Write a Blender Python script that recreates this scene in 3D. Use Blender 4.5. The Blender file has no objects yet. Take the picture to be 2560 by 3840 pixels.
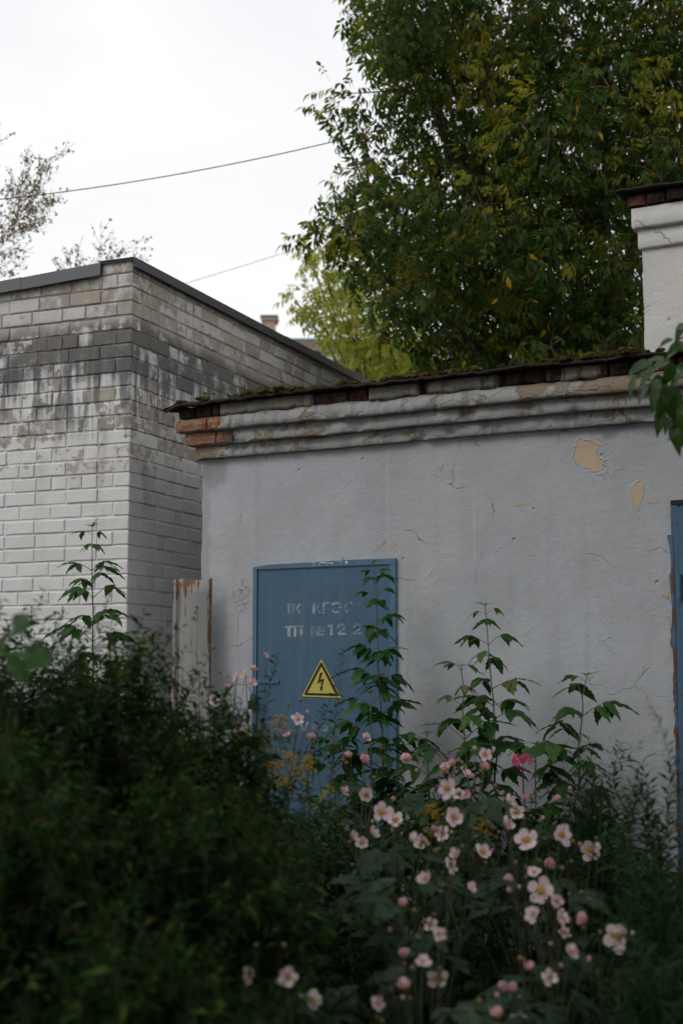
import bpy, math, random
import numpy as np
from mathutils import Vector, Matrix, noise as mnoise

random.seed(7)
rng = np.random.default_rng(7)
R = math.radians
scene = bpy.context.scene
COL = scene.collection

# ------------------------------------------------------------------ camera
cam_d = bpy.data.cameras.new('camera')
cam = bpy.data.objects.new('camera', cam_d)
COL.objects.link(cam)
cam.location = (0, 0, 1.55)
cam.rotation_euler = (R(90 + 6.7), 0, 0)
cam_d.sensor_fit = 'VERTICAL'
cam_d.sensor_height = 36
cam_d.sensor_width = 24
cam_d.lens = 50
cam_d.clip_start = 0.05
cam_d.clip_end = 2000
cam_d.dof.use_dof = True
cam_d.dof.focus_distance = 8.9
cam_d.dof.aperture_fstop = 1.8
scene.camera = cam

# ------------------------------------------------------------------ world: overcast
SUN_EL, SUN_ROT = 42, 245
world = bpy.data.worlds.new('World')
scene.world = world
world.use_nodes = True
wt = world.node_tree
for nd in list(wt.nodes):
    wt.nodes.remove(nd)
w_out = wt.nodes.new('ShaderNodeOutputWorld')
w_bg = wt.nodes.new('ShaderNodeBackground')
w_sky = wt.nodes.new('ShaderNodeTexSky')
w_sky.sky_type = 'NISHITA'
w_sky.sun_disc = False
w_sky.sun_elevation = R(SUN_EL)
w_sky.sun_rotation = R(SUN_ROT)
w_tc = wt.nodes.new('ShaderNodeTexCoord')
w_map = wt.nodes.new('ShaderNodeMapping')
w_map.inputs['Scale'].default_value = (1.0, 1.0, 2.2)
w_n = wt.nodes.new('ShaderNodeTexNoise')
w_n.inputs['Scale'].default_value = 3.2
w_n.inputs['Detail'].default_value = 7
w_n.inputs['Roughness'].default_value = 0.55
w_n.inputs['Distortion'].default_value = 0.4
w_r = wt.nodes.new('ShaderNodeValToRGB')
w_r.color_ramp.elements[0].position = 0.33
w_r.color_ramp.elements[0].color = (8.8, 8.9, 9.1, 1)
w_r.color_ramp.elements[1].position = 0.62
w_r.color_ramp.elements[1].color = (9.8, 9.85, 9.9, 1)
w_mix = wt.nodes.new('ShaderNodeMix')
w_mix.data_type = 'RGBA'
w_mix.inputs[0].default_value = 0.95
wt.links.new(w_tc.outputs['Generated'], w_map.inputs['Vector'])
wt.links.new(w_map.outputs['Vector'], w_n.inputs['Vector'])
wt.links.new(w_n.outputs['Fac'], w_r.inputs['Fac'])
wt.links.new(w_sky.outputs['Color'], w_mix.inputs[6])
wt.links.new(w_r.outputs['Color'], w_mix.inputs[7])
wt.links.new(w_mix.outputs[2], w_bg.inputs['Color'])
w_bg.inputs['Strength'].default_value = 0.1
wt.links.new(w_bg.outputs['Background'], w_out.inputs['Surface'])

# ------------------------------------------------------------------ sun behind thin cloud
sun_d = bpy.data.lights.new('sun', 'SUN')
sun_d.energy = 0.95
sun_d.angle = R(25)
sun_d.color = (1.0, 0.975, 0.94)
sun = bpy.data.objects.new('sun', sun_d)
COL.objects.link(sun)
_az = R(SUN_ROT)
_sd = Vector((math.sin(_az) * math.cos(R(SUN_EL)), math.cos(_az) * math.cos(R(SUN_EL)), math.sin(R(SUN_EL))))
sun.rotation_euler = (-_sd).to_track_quat('-Z', 'Y').to_euler()

vs = scene.view_settings
vs.view_transform = 'Standard'
vs.look = 'None'
vs.exposure = 0.1
vs.gamma = 1.0
vs.use_curve_mapping = False
scene.cycles.use_denoising = True
scene.cycles.max_bounces = 6
scene.cycles.diffuse_bounces = 4
scene.cycles.glossy_bounces = 2
scene.cycles.transmission_bounces = 4
scene.cycles.transparent_max_bounces = 8
scene.cycles.use_adaptive_sampling = False

# ------------------------------------------------------------------ node helper
class G:
    def __init__(s, name):
        s.mat = bpy.data.materials.new(name)
        s.mat.use_nodes = True
        s.t = s.mat.node_tree
        s.b = s.t.nodes['Principled BSDF']
        s.out = s.t.nodes['Material Output']
        s.b.inputs['Specular IOR Level'].default_value = 0.3
    def put(s, sock, v):
        if hasattr(v, 'is_linked') or isinstance(v, bpy.types.NodeSocket):
            s.t.links.new(v, sock)
        else:
            if sock.type == 'RGBA' and len(v) == 3:
                v = (*v, 1)
            sock.default_value = v
    def nd(s, typ, ins=None, **kw):
        n = s.t.nodes.new(typ)
        for k, v in kw.items():
            setattr(n, k, v)
        for k, v in (ins or {}).items():
            s.put(n.inputs[k], v)
        return n
    def m(s, op, a, b=0.0, c=0.0, clamp=False):
        n = s.nd('ShaderNodeMath', {0: a, 1: b, 2: c}, operation=op)
        n.use_clamp = clamp
        return n.outputs[0]
    def mix(s, f, a, b, blend='MIX'):
        n = s.t.nodes.new('ShaderNodeMix')
        n.data_type = 'RGBA'
        n.blend_type = blend
        s.put(n.inputs[0], f); s.put(n.inputs[6], a); s.put(n.inputs[7], b)
        return n.outputs[2]
    def pos(s):
        return s.nd('ShaderNodeNewGeometry').outputs['Position']
    def obj(s):
        return s.nd('ShaderNodeTexCoord').outputs['Object']
    def scale(s, vec, sc, loc=(0, 0, 0)):
        return s.nd('ShaderNodeMapping', {'Vector': vec, 'Scale': sc, 'Location': loc}).outputs[0]
    def noise(s, vec, sc, det=4, rough=0.55, dist=0.0):
        return s.nd('ShaderNodeTexNoise', {'Vector': vec, 'Scale': sc, 'Detail': det, 'Roughness': rough, 'Distortion': dist}).outputs['Fac']
    def noisec(s, vec, sc, det=3):
        return s.nd('ShaderNodeTexNoise', {'Vector': vec, 'Scale': sc, 'Detail': det}).outputs['Color']
    def step(s, v, a, b, o0=0.0, o1=1.0):
        return s.nd('ShaderNodeMapRange', {0: v, 1: a, 2: b, 3: o0, 4: o1}, interpolation_type='SMOOTHSTEP').outputs[0]
    def sep(s, v):
        n = s.nd('ShaderNodeSeparateXYZ', {0: v})
        return n.outputs[0], n.outputs[1], n.outputs[2]
    def ramp(s, f, stops):
        n = s.t.nodes.new('ShaderNodeValToRGB')
        e = n.color_ramp.elements
        while len(e) < len(stops):
            e.new(0.5)
        for i, (p, c) in enumerate(stops):
            e[i].position = p
            e[i].color = (*c, 1)
        s.put(n.inputs[0], f)
        return n.outputs[0]
    def bump(s, h, strength=0.5, dist=0.01, prev=None):
        ins = {'Height': h, 'Strength': strength, 'Distance': dist}
        if prev is not None:
            ins['Normal'] = prev
        return s.nd('ShaderNodeBump', ins).outputs[0]
    def rnd(s):
        a = s.nd('ShaderNodeObjectInfo').outputs['Random']
        b = s.nd('ShaderNodeNewGeometry').outputs['Random Per Island']
        return s.m('FRACT', s.m('ADD', a, b))
    def fin(s, col=None, rough=None, normal=None, spec=None):
        if col is not None: s.put(s.b.inputs['Base Color'], col)
        if rough is not None: s.put(s.b.inputs['Roughness'], rough)
        if normal is not None: s.put(s.b.inputs['Normal'], normal)
        if spec is not None: s.put(s.b.inputs['Specular IOR Level'], spec)
        return s.mat

M = {}
def plain(name, col, rough=0.7, var=0.25, sc=12, bump=0.0, spec=0.3, metal=0.0):
    g = G(name)
    p = g.pos()
    n = g.noise(p, sc, 5, 0.6)
    c = g.mix(n, tuple(v * (1 - var) for v in col), tuple(min(1, v * (1 + var)) for v in col))
    nm = g.bump(g.noise(p, sc * 5, 4), bump, 0.01) if bump else None
    g.b.inputs['Metallic'].default_value = metal
    M[name] = g.fin(c, rough, nm, spec)
    return M[name]

def leafmat(name, stops, trans=0.3, rough=0.45, tcol=1.6, spec=0.2, spray=None):
    g = G(name)
    c = g.ramp(g.rnd(), stops)
    n = g.noise(g.pos(), 9, 2)
    c = g.mix(g.m('MULTIPLY', n, 0.4), c, (0.01, 0.02, 0.006), 'MIX')
    if spray is not None:
        c = g.mix(g.m('MULTIPLY', g.step(g.noise(g.pos(), 1.25, 5, 0.62), 0.54, 0.62), 0.8), c, spray)
    g.fin(c, rough, spec=spec)
    tr = g.nd('ShaderNodeBsdfTranslucent', {'Color': g.mix(1.0, c, (tcol, tcol * 1.1, tcol * 0.5), 'MULTIPLY')})
    mx = g.nd('ShaderNodeMixShader', {0: trans, 1: g.b.outputs[0], 2: tr.outputs[0]})
    g.t.links.new(mx.outputs[0], g.out.inputs['Surface'])
    M[name] = g.mat
    return g.mat

# ------------------------------------------------------------------ object helpers
def link(o, parent=None):
    COL.objects.link(o)
    if parent is not None:
        o.parent = parent
    return o
def tag(o, label=None, cat=None, group=None, kind=None):
    if label: o['label'] = label
    if cat: o['category'] = cat
    if group: o['group'] = group
    if kind: o['kind'] = kind
    return o
def empty(name, loc=(0, 0, 0), rz=0.0, label=None, cat=None, group=None):
    o = bpy.data.objects.new(name, None)
    o.empty_display_size = 0.1
    o.location = loc
    o.rotation_euler = (0, 0, rz)
    link(o)
    return tag(o, label, cat, group)
def inst(name, me, parent=None, mat=None):
    o = bpy.data.objects.new(name, me)
    link(o, parent)
    if mat is not None:
        o.matrix_local = mat
    return o

class MB:
    def __init__(s):
        s.v = []; s.f = []; s.mi = []; s.cur = 0
    def add(s, vs_, fs):
        o = len(s.v)
        s.v.extend([tuple(p) for p in vs_])
        for f in fs:
            s.f.append(tuple(i + o for i in f)); s.mi.append(s.cur)
        return s
    def box(s, x0, x1, y0, y1, z0, z1):
        return s.add([(x0, y0, z0), (x1, y0, z0), (x1, y1, z0), (x0, y1, z0), (x0, y0, z1), (x1, y0, z1), (x1, y1, z1), (x0, y1, z1)],
                     [(0, 3, 2, 1), (4, 5, 6, 7), (0, 1, 5, 4), (1, 2, 6, 5), (2, 3, 7, 6), (3, 0, 4, 7)])
    def tube(s, pts, rad, sides=5, cap=True):
        pts = [Vector(p) for p in pts]
        n = len(pts)
        if not hasattr(rad, '__len__'):
            rad = [rad] * n
        ring0 = len(s.v)
        up = Vector((0.13, 0.31, 0.94))
        vs_ = []
        for i, p in enumerate(pts):
            d = (pts[min(i + 1, n - 1)] - pts[max(i - 1, 0)])
            d = d.normalized() if d.length > 1e-9 else Vector((0, 0, 1))
            a = d.cross(up)
            if a.length < 0.05:
                a = d.cross(Vector((1, 0, 0)))
            a.normalize(); b = d.cross(a)
            for k in range(sides):
                an = 2 * math.pi * k / sides
                vs_.append(p + (a * math.cos(an) + b * math.sin(an)) * rad[i])
        fs = []
        for i in range(n - 1):
            for k in range(sides):
                k2 = (k + 1) % sides
                fs.append((i * sides + k, i * sides + k2, (i + 1) * sides + k2, (i + 1) * sides + k))
        if cap:
            fs.append(tuple(range(sides - 1, -1, -1)))
            fs.append(tuple((n - 1) * sides + k for k in range(sides)))
        return s.add(vs_, fs)
    def prism(s, poly, y0, y1):
        """polygon in the x-z plane, thickness from y0 (front) to y1 (back)"""
        n = len(poly)
        vs_ = [(p[0], y0, p[1]) for p in poly] + [(p[0], y1, p[1]) for p in poly]
        fs = [tuple(range(n)), tuple(range(2 * n - 1, n - 1, -1))]
        for i in range(n):
            j = (i + 1) % n
            fs.append((i, i + n, j + n, j))
        return s.add(vs_, fs)
    def ball(s, c, r, seg=6, rings=4, jit=0.0, sq=(1, 1, 1)):
        vs_ = [(c[0], c[1], c[2] - r * sq[2])]
        for i in range(1, rings):
            th = math.pi * i / rings - math.pi / 2
            for k in range(seg):
                an = 2 * math.pi * k / seg
                rr = r * (1 + random.uniform(-jit, jit))
                vs_.append((c[0] + rr * math.cos(th) * math.cos(an) * sq[0], c[1] + rr * math.cos(th) * math.sin(an) * sq[1], c[2] + rr * math.sin(th) * sq[2]))
        vs_.append((c[0], c[1], c[2] + r * sq[2]))
        fs = [(0, 1 + (k + 1) % seg, 1 + k) for k in range(seg)]
        for i in range(rings - 2):
            for k in range(seg):
                k2 = (k + 1) % seg
                fs.append((1 + i * seg + k, 1 + i * seg + k2, 1 + (i + 1) * seg + k2, 1 + (i + 1) * seg + k))
        t = len(vs_) - 1; b0 = 1 + (rings - 2) * seg
        fs += [(b0 + k, b0 + (k + 1) % seg, t) for k in range(seg)]
        return s.add(vs_, fs)
    def mesh(s, name, mats, smooth=False):
        me = bpy.data.meshes.new(name)
        me.from_pydata(s.v, [], s.f)
        if not isinstance(mats, (list, tuple)):
            mats = [mats]
        for m_ in mats:
            me.materials.append(m_)
        if len(mats) > 1:
            me.polygons.foreach_set('material_index', s.mi)
        if smooth:
            me.polygons.foreach_set('use_smooth', [True] * len(me.polygons))
        me.update()
        return me
    def build(s, name, mats, parent=None, smooth=False):
        return inst(name, s.mesh(name, mats, smooth), parent)

def grid_mesh(name, P, mat, smooth=True, flip=False):
    """P: array (a, b, 3)"""
    a, b, _ = P.shape
    idx = np.arange(a * b).reshape(a, b)
    q = np.stack([idx[:-1, :-1], idx[1:, :-1], idx[1:, 1:], idx[:-1, 1:]], -1).reshape(-1, 4)
    if flip:
        q = q[:, ::-1]
    return np_mesh(name, P.reshape(-1, 3), q, mat, smooth)
def np_mesh(name, V, F, mat, smooth=False):
    me = bpy.data.meshes.new(name)
    V = np.asarray(V, np.float32); F = np.asarray(F, np.int32)
    k = F.shape[1]
    me.vertices.add(len(V)); me.vertices.foreach_set('co', V.ravel())
    me.loops.add(F.size); me.loops.foreach_set('vertex_index', F.ravel())
    me.polygons.add(len(F))
    me.polygons.foreach_set('loop_start', np.arange(0, F.size, k, dtype=np.int32))
    me.polygons.foreach_set('loop_total', np.full(len(F), k, np.int32))
    if smooth:
        me.polygons.foreach_set('use_smooth', np.ones(len(F), bool))
    me.materials.append(mat)
    me.update(calc_edges=True)
    return me

def unit(a):
    return a / np.maximum(np.linalg.norm(a, axis=-1, keepdims=True), 1e-9)
def scatter(name, temps, pos, dirs, ups, sc, mat, parent=None, smooth=False):
    """temps: list of (V, F) with the leaf lying along +y; one mesh of all copies"""
    pos = np.asarray(pos, float); dirs = unit(np.asarray(dirs, float)); ups = np.asarray(ups, float)
    sc = np.asarray(sc, float)
    x = unit(np.cross(dirs, ups)); z = np.cross(x, dirs)
    Mx = np.stack([x, dirs, z], 1)          # rows are axes
    pick = rng.integers(len(temps), size=len(pos))
    Vs, Fs, off = [], [], 0
    for ti, (V, F) in enumerate(temps):
        k = np.where(pick == ti)[0]
        if not len(k):
            continue
        W = np.einsum('vi,nij->nvj', V, Mx[k]) * sc[k][:, None, None] + pos[k][:, None, :]
        Vs.append(W.reshape(-1, 3))
        Fs.append((F[None] + (np.arange(len(k)) * len(V))[:, None, None] + off).reshape(-1, F.shape[1]))
        off += len(k) * len(V)
    me = np_mesh(name, np.concatenate(Vs), np.concatenate(Fs), mat, smooth)
    return inst(name, me, parent)

def leaf_small(L=1.0, W=0.4, fold=0.25, droop=0.25, origin=(0, 0, 0), yaw=0.0, pitch=0.0, wide=0.4):
    """8 vertices, 8 triangles, folded along the midrib"""
    t = [0, wide, 0.72, 1]
    V = []
    def p(x, y):
        return [x, y * L, fold * abs(x) - droop * L * y * y]
    V.append(p(0, 0))
    V += [p(-W / 2, t[1]), p(0, t[1]), p(W / 2, t[1])]
    V += [p(-W * 0.33, t[2]), p(0, t[2]), p(W * 0.33, t[2])]
    V.append(p(0, 1))
    F = [(0, 2, 1), (0, 3, 2), (1, 2, 5), (1, 5, 4), (2, 3, 6), (2, 6, 5), (4, 5, 7), (5, 6, 7)]
    V = np.array(V)
    cy, sy = math.cos(yaw), math.sin(yaw); cp, sp = math.cos(pitch), math.sin(pitch)
    Rx = np.array([[1, 0, 0], [0, cp, -sp], [0, sp, cp]])
    Rz = np.array([[cy, -sy, 0], [sy, cy, 0], [0, 0, 1]])
    V = V @ (Rz @ Rx).T + np.array(origin)
    return V, np.array(F)
def leaf_tiny(L, W, fold=0.3, droop=0.25):
    V = np.array([(0, 0, 0), (-W / 2, L * 0.42, fold * W / 2 - droop * L * 0.17), (0, L * 0.45, -droop * L * 0.2), (W / 2, L * 0.42, fold * W / 2 - droop * L * 0.17), (0, L, -droop * L)], float)
    return V, np.array([(0, 2, 1), (0, 3, 2), (1, 2, 4), (2, 3, 4)])
def combine(lst):
    Vs, Fs, o = [], [], 0
    for V, F in lst:
        Vs.append(V); Fs.append(F + o); o += len(V)
    return np.concatenate(Vs), np.concatenate(Fs)

def leaf_fine(L=1.0, W=0.45, seed=0, teeth=0.12, droop=0.3, fold=0.3, lobes=True, n=10, peak=0.38):
    """toothed leaflet lying along +y; grid of n stations by 4 quads"""
    r = random.Random(seed)
    V, F = [], []
    for i in range(n + 1):
        t = i / n
        w = (math.sin(math.pi * t ** (0.69 if peak < 0.45 else 1.0)) ** 0.9) * (1 - 0.25 * t)
        z = -droop * L * t * t
        for sgn in (-1, 1):
            pass
        tl = tr = 0.0
        if lobes and 2 <= i < n - 1:
            tl = teeth * (1 if i % 2 else -0.6) * r.uniform(0.5, 1.5)
            tr = teeth * (1 if (i + 1) % 2 else -0.6) * r.uniform(0.5, 1.5)
        wl = max(0, w + tl) * W / 2; wr = max(0, w + tr) * W / 2
        if i in (0, n):
            wl = wr = 0.004 * W
        bend = 0.05 * L * math.sin(t * 3 + seed)
        for x in (-wl, -wl * 0.5, 0, wr * 0.5, wr):
            ripple = 0.05 * W * math.sin(i * 1.9 + x * 9 / max(W, 1e-3) + seed)
            V.append((x + bend, t * L - 0.1 * abs(x), z + fold * abs(x) - 0.9 * fold * x * x / (W / 2) + (ripple if abs(x) > 0 else 0) - 0.012 * W * (x == 0)))
    for i in range(n):
        for k in range(4):
            a = i * 5 + k
            F.append((a, a + 1, a + 6, a + 5))
    return np.array(V), np.array(F)
def rot_between(d, up=Vector((0, 0, 1))):
    """matrix whose +y is d and whose +z leans to up"""
    d = Vector(d).normalized()
    x = d.cross(Vector(up))
    if x.length < 1e-4:
        x = d.cross(Vector((1, 0, 0)))
    x.normalize(); z = x.cross(d)
    return Matrix((x, d, z)).transposed()
def m4(rot, loc, sc=1.0):
    m_ = rot.to_4x4() @ Matrix.Scale(sc, 4)
    m_.translation = Vector(loc)
    return m_
def bez(p0, p1, p2, n=8):
    p0, p1, p2 = Vector(p0), Vector(p1), Vector(p2)
    return [p0 * (1 - t) ** 2 + p1 * 2 * t * (1 - t) + p2 * t * t for t in [i / n for i in range(n + 1)]]
def fb(x, y, z=0.0, o=3):
    return mnoise.fractal(Vector((x, y, z)), 1.0, 2.0, o)

# ------------------------------------------------------------------ placement tables (metres)
ANEMONES = [
    [ (-0.09,4.55,0.56,0.057,'o'), (-0.14,4.51,0.57,0.045,'o'), (-0.24,4.71,0.69,0.045,'b'), (-0.26,4.23,0.70,0.051,'o'), (-0.15,4.17,0.71,0.053,'o') ],
    [ (0.31,4.67,0.74,0.045,'o'), (0.24,4.37,0.71,0.045,'o'), (0.19,4.49,0.61,0.045,'b'), (0.11,4.56,0.55,0.045,'o'), (0.45,4.21,0.59,0.045,'b') ],
    [ (0.72,4.64,0.69,0.048,'s'), (0.61,4.69,0.63,0.045,'b'), (0.55,4.69,0.56,0.045,'b'), (0.52,4.79,0.54,0.045,'b'), (0.56,4.67,0.47,0.060,'o') ],
    [ (0.70,5.10,0.81,0.085,'o'), (0.64,4.86,0.77,0.051,'o'), (0.74,5.03,0.79,0.045,'o'), (0.75,4.97,0.74,0.045,'o'), (0.83,4.96,0.73,0.056,'b'), (0.91,4.80,0.71,0.085,'o'), (0.68,4.80,0.58,0.050,'o') ],
    [ (0.11,5.28,0.99,0.047,'s'), (0.25,5.16,0.98,0.045,'s'), (0.42,5.30,0.91,0.047,'s'), (0.28,4.81,0.89,0.050,'s'), (0.45,5.19,0.81,0.050,'s'), (0.31,5.10,0.70,0.049,'o'), (0.22,5.05,0.77,0.045,'b'), (0.20,5.04,0.73,0.045,'b'), (0.21,4.88,0.63,0.045,'b'), (0.32,4.92,0.55,0.069,'o') ],
    [ (0.63,5.39,0.80,0.052,'b'), (0.64,5.58,1.08,0.049,'s'), (0.69,5.40,0.95,0.085,'o'), (0.83,5.50,0.96,0.075,'o'), (0.69,5.21,0.86,0.045,'o'), (0.82,5.39,0.62,0.045,'o') ],
    [ (0.15,5.45,1.05,0.074,'o'), (0.22,5.87,0.98,0.061,'o'), (0.04,5.52,0.95,0.045,'s'), (0.08,5.70,0.91,0.045,'o'), (0.41,5.57,1.13,0.071,'o'), (0.44,5.69,1.01,0.071,'o'), (0.36,5.74,0.95,0.045,'b'), (0.41,5.48,0.85,0.053,'o') ],
    [ (0.88,5.64,0.93,0.045,'b'), (1.00,5.81,0.87,0.085,'o'), (0.80,5.71,0.82,0.060,'b') ],
    [ (0.45,5.89,1.20,0.045,'b'), (0.53,5.98,1.07,0.045,'s'), (0.61,6.15,1.23,0.054,'o'), (0.60,6.13,1.17,0.054,'b'), (0.41,5.85,0.93,0.061,'o'), (0.34,6.09,0.87,0.068,'o'), (0.56,5.80,0.86,0.070,'o'), (0.66,5.86,0.96,0.061,'s') ],
    [ (0.46,6.49,1.14,0.062,'b'), (0.59,6.90,1.09,0.066,'s'), (0.52,6.44,1.04,0.052,'o'), (0.75,6.22,0.98,0.065,'o'), (0.81,6.35,1.02,0.045,'b'), (0.93,6.32,1.02,0.046,'b') ],
    [ (-0.00,6.65,1.04,0.064,'s'), (0.11,6.29,1.05,0.059,'o'), (0.04,6.51,1.20,0.052,'b'), (0.10,6.47,1.18,0.052,'b'), (0.11,7.04,1.26,0.051,'s'), (0.29,6.51,1.18,0.057,'b'), (-0.13,6.25,1.29,0.045,'b') ],
    [ (-0.19,6.42,1.37,0.046,'o'), (-0.13,6.46,1.28,0.045,'b'), (-0.41,6.63,1.59,0.045,'b'), (-0.43,6.44,1.57,0.045,'s'), (-0.53,6.75,1.50,0.049,'b'), (-0.41,6.42,1.53,0.050,'s'), (-0.20,6.53,1.37,0.055,'o'), (-0.25,6.89,1.28,0.045,'s') ],
    [ (-0.55,7.55,1.56,0.051,'s'), (-0.65,7.36,1.44,0.064,'o') ],
]
ELDER_BLOBS = [
(0.46,12.18,7.49,0.34),(0.48,14.28,8.51,0.39),(0.85,12.18,7.42,0.41),(0.96,14.32,8.38,0.48),(1.40,12.30,7.44,0.45),(1.72,14.79,8.66,0.54),(2.09,12.62,7.59,0.46),(2.36,14.08,8.25,0.52),(2.74,12.61,7.46,0.46),(3.10,14.67,8.39,0.54),(3.01,12.34,7.49,0.38),(3.40,13.51,7.97,0.41),(0.39,11.85,7.01,0.20),(0.46,13.52,7.82,0.23),(0.72,12.84,7.26,0.31),(0.75,13.38,7.45,0.33),(1.27,12.23,6.84,0.41),(1.40,13.98,7.59,0.47),(1.92,12.66,7.08,0.43),(2.21,14.70,7.99,0.49),(2.34,11.91,6.68,0.44),(2.63,13.33,7.31,0.49),(3.12,12.86,7.02,0.43),(3.40,14.28,7.68,0.48),(-0.02,12.45,6.86,0.15),(0.23,12.64,6.73,0.19),(-0.12,12.97,6.95,0.08),(0.85,12.89,6.71,0.32),(1.01,14.44,7.29,0.35),(0.17,12.46,6.40,0.16),(0.39,12.35,6.14,0.21),(0.43,13.46,6.47,0.23),(0.26,13.16,6.21,0.22),(0.25,13.84,6.45,0.23),(-0.06,12.23,5.86,0.10),(0.07,11.77,5.42,0.22),(0.13,14.79,6.41,0.27),(-0.22,11.77,5.33,0.14),(0.45,11.95,5.61,0.27),(0.55,14.03,6.24,0.32),(1.06,12.82,6.12,0.39),(1.21,14.22,6.63,0.44),(1.51,12.90,6.55,0.43),(1.68,14.12,7.00,0.48),(1.77,11.61,6.11,0.43),(2.32,14.22,7.09,0.52),(2.64,12.93,6.44,0.48),(2.70,13.52,6.75,0.50),(2.93,12.25,6.30,0.41),(3.24,13.46,6.80,0.45),(0.84,12.57,5.48,0.38),(0.93,14.33,6.09,0.44),(1.19,11.66,5.52,0.39),(1.54,14.41,6.51,0.49),(1.93,13.01,6.05,0.48),(2.01,13.68,6.31,0.50),(2.32,12.73,5.81,0.43),(2.66,14.02,6.27,0.47),(2.73,11.74,5.79,0.32),(3.25,14.29,6.62,0.39),(0.34,12.80,5.38,0.27),(0.42,14.18,5.82,0.30),(0.64,11.79,4.91,0.29),(0.74,13.95,5.53,0.34),(0.17,11.95,5.22,0.16),(1.15,12.37,5.26,0.38),(1.28,13.96,5.73,0.43),(1.56,11.70,5.10,0.39),(1.74,13.72,5.68,0.46),(2.10,12.18,5.11,0.41),(2.30,13.48,5.50,0.45),(2.45,11.94,5.12,0.29),(3.06,14.71,6.00,0.36),(0.44,11.64,4.66,0.18),(0.81,12.08,4.67,0.30),(0.89,13.45,5.09,0.33),(1.39,13.04,5.08,0.40),(1.60,14.56,5.41,0.45),(1.84,12.71,4.87,0.43),(1.98,13.69,5.13,0.46),(2.29,12.47,4.77,0.38),(2.51,13.90,5.05,0.43),(2.60,12.52,4.79,0.23),(3.05,14.71,5.39,0.27),(1.00,12.18,4.41,0.24),(1.11,14.00,4.81,0.28),(1.52,13.15,4.60,0.32),(1.66,14.20,4.90,0.35),(1.78,11.89,4.36,0.29),(2.24,14.53,5.03,0.36),(2.29,11.97,4.39,0.29),(2.73,14.74,5.12,0.36),(2.72,13.03,4.62,0.20),(0.75,13.00,7.90,0.32),(0.83,14.16,8.46,0.35),(0.62,12.40,6.77,0.17),(0.49,13.00,8.56,0.56),(1.18,12.36,8.26,0.53),(2.04,13.50,8.92,0.58),(2.83,13.75,9.01,0.59),(3.53,13.73,8.96,0.59),(0.88,12.54,9.09,0.54),(1.96,14.48,10.35,0.62),(2.80,13.97,10.09,0.60),(3.62,13.63,9.75,0.58),(4.09,14.04,8.36,0.60),(4.30,14.39,7.66,0.62),(3.74,12.90,6.18,0.55),(4.78,14.00,7.96,0.60),(4.43,13.08,6.54,0.56),(1.78,13.03,10.20,0.56),(3.16,14.48,11.17,0.62),(3.87,12.39,8.36,0.53),(3.83,13.28,5.54,0.57),(4.71,14.03,5.94,0.60)
]
PALE_BLOBS = [ (-0.47,17.81,7.15,0.12),(-0.24,17.32,6.80,0.17),(-0.05,18.08,6.77,0.21),(-0.37,17.00,6.16,0.17),(-0.13,17.56,6.22,0.23),(0.12,16.84,5.75,0.22),(0.35,16.89,6.07,0.24),(0.26,18.24,5.94,0.31),(0.45,16.75,5.31,0.23),(0.21,18.47,5.64,0.25),(0.65,17.20,5.74,0.26),(0.87,18.46,5.72,0.25),(1.10,17.96,5.78,0.22),(0.20,17.51,6.58,0.21),(-0.60,18.28,6.50,0.08) ]

# ================================================================== MATERIALS
# ground soil
g = G('soil')
p = g.pos()
g.fin(g.mix(g.noise(p, 3, 6), (0.025, 0.02, 0.014), (0.06, 0.05, 0.035)), 0.95, g.bump(g.noise(p, 25, 6), 0.8, 0.03))
M['soil'] = g.mat

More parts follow.
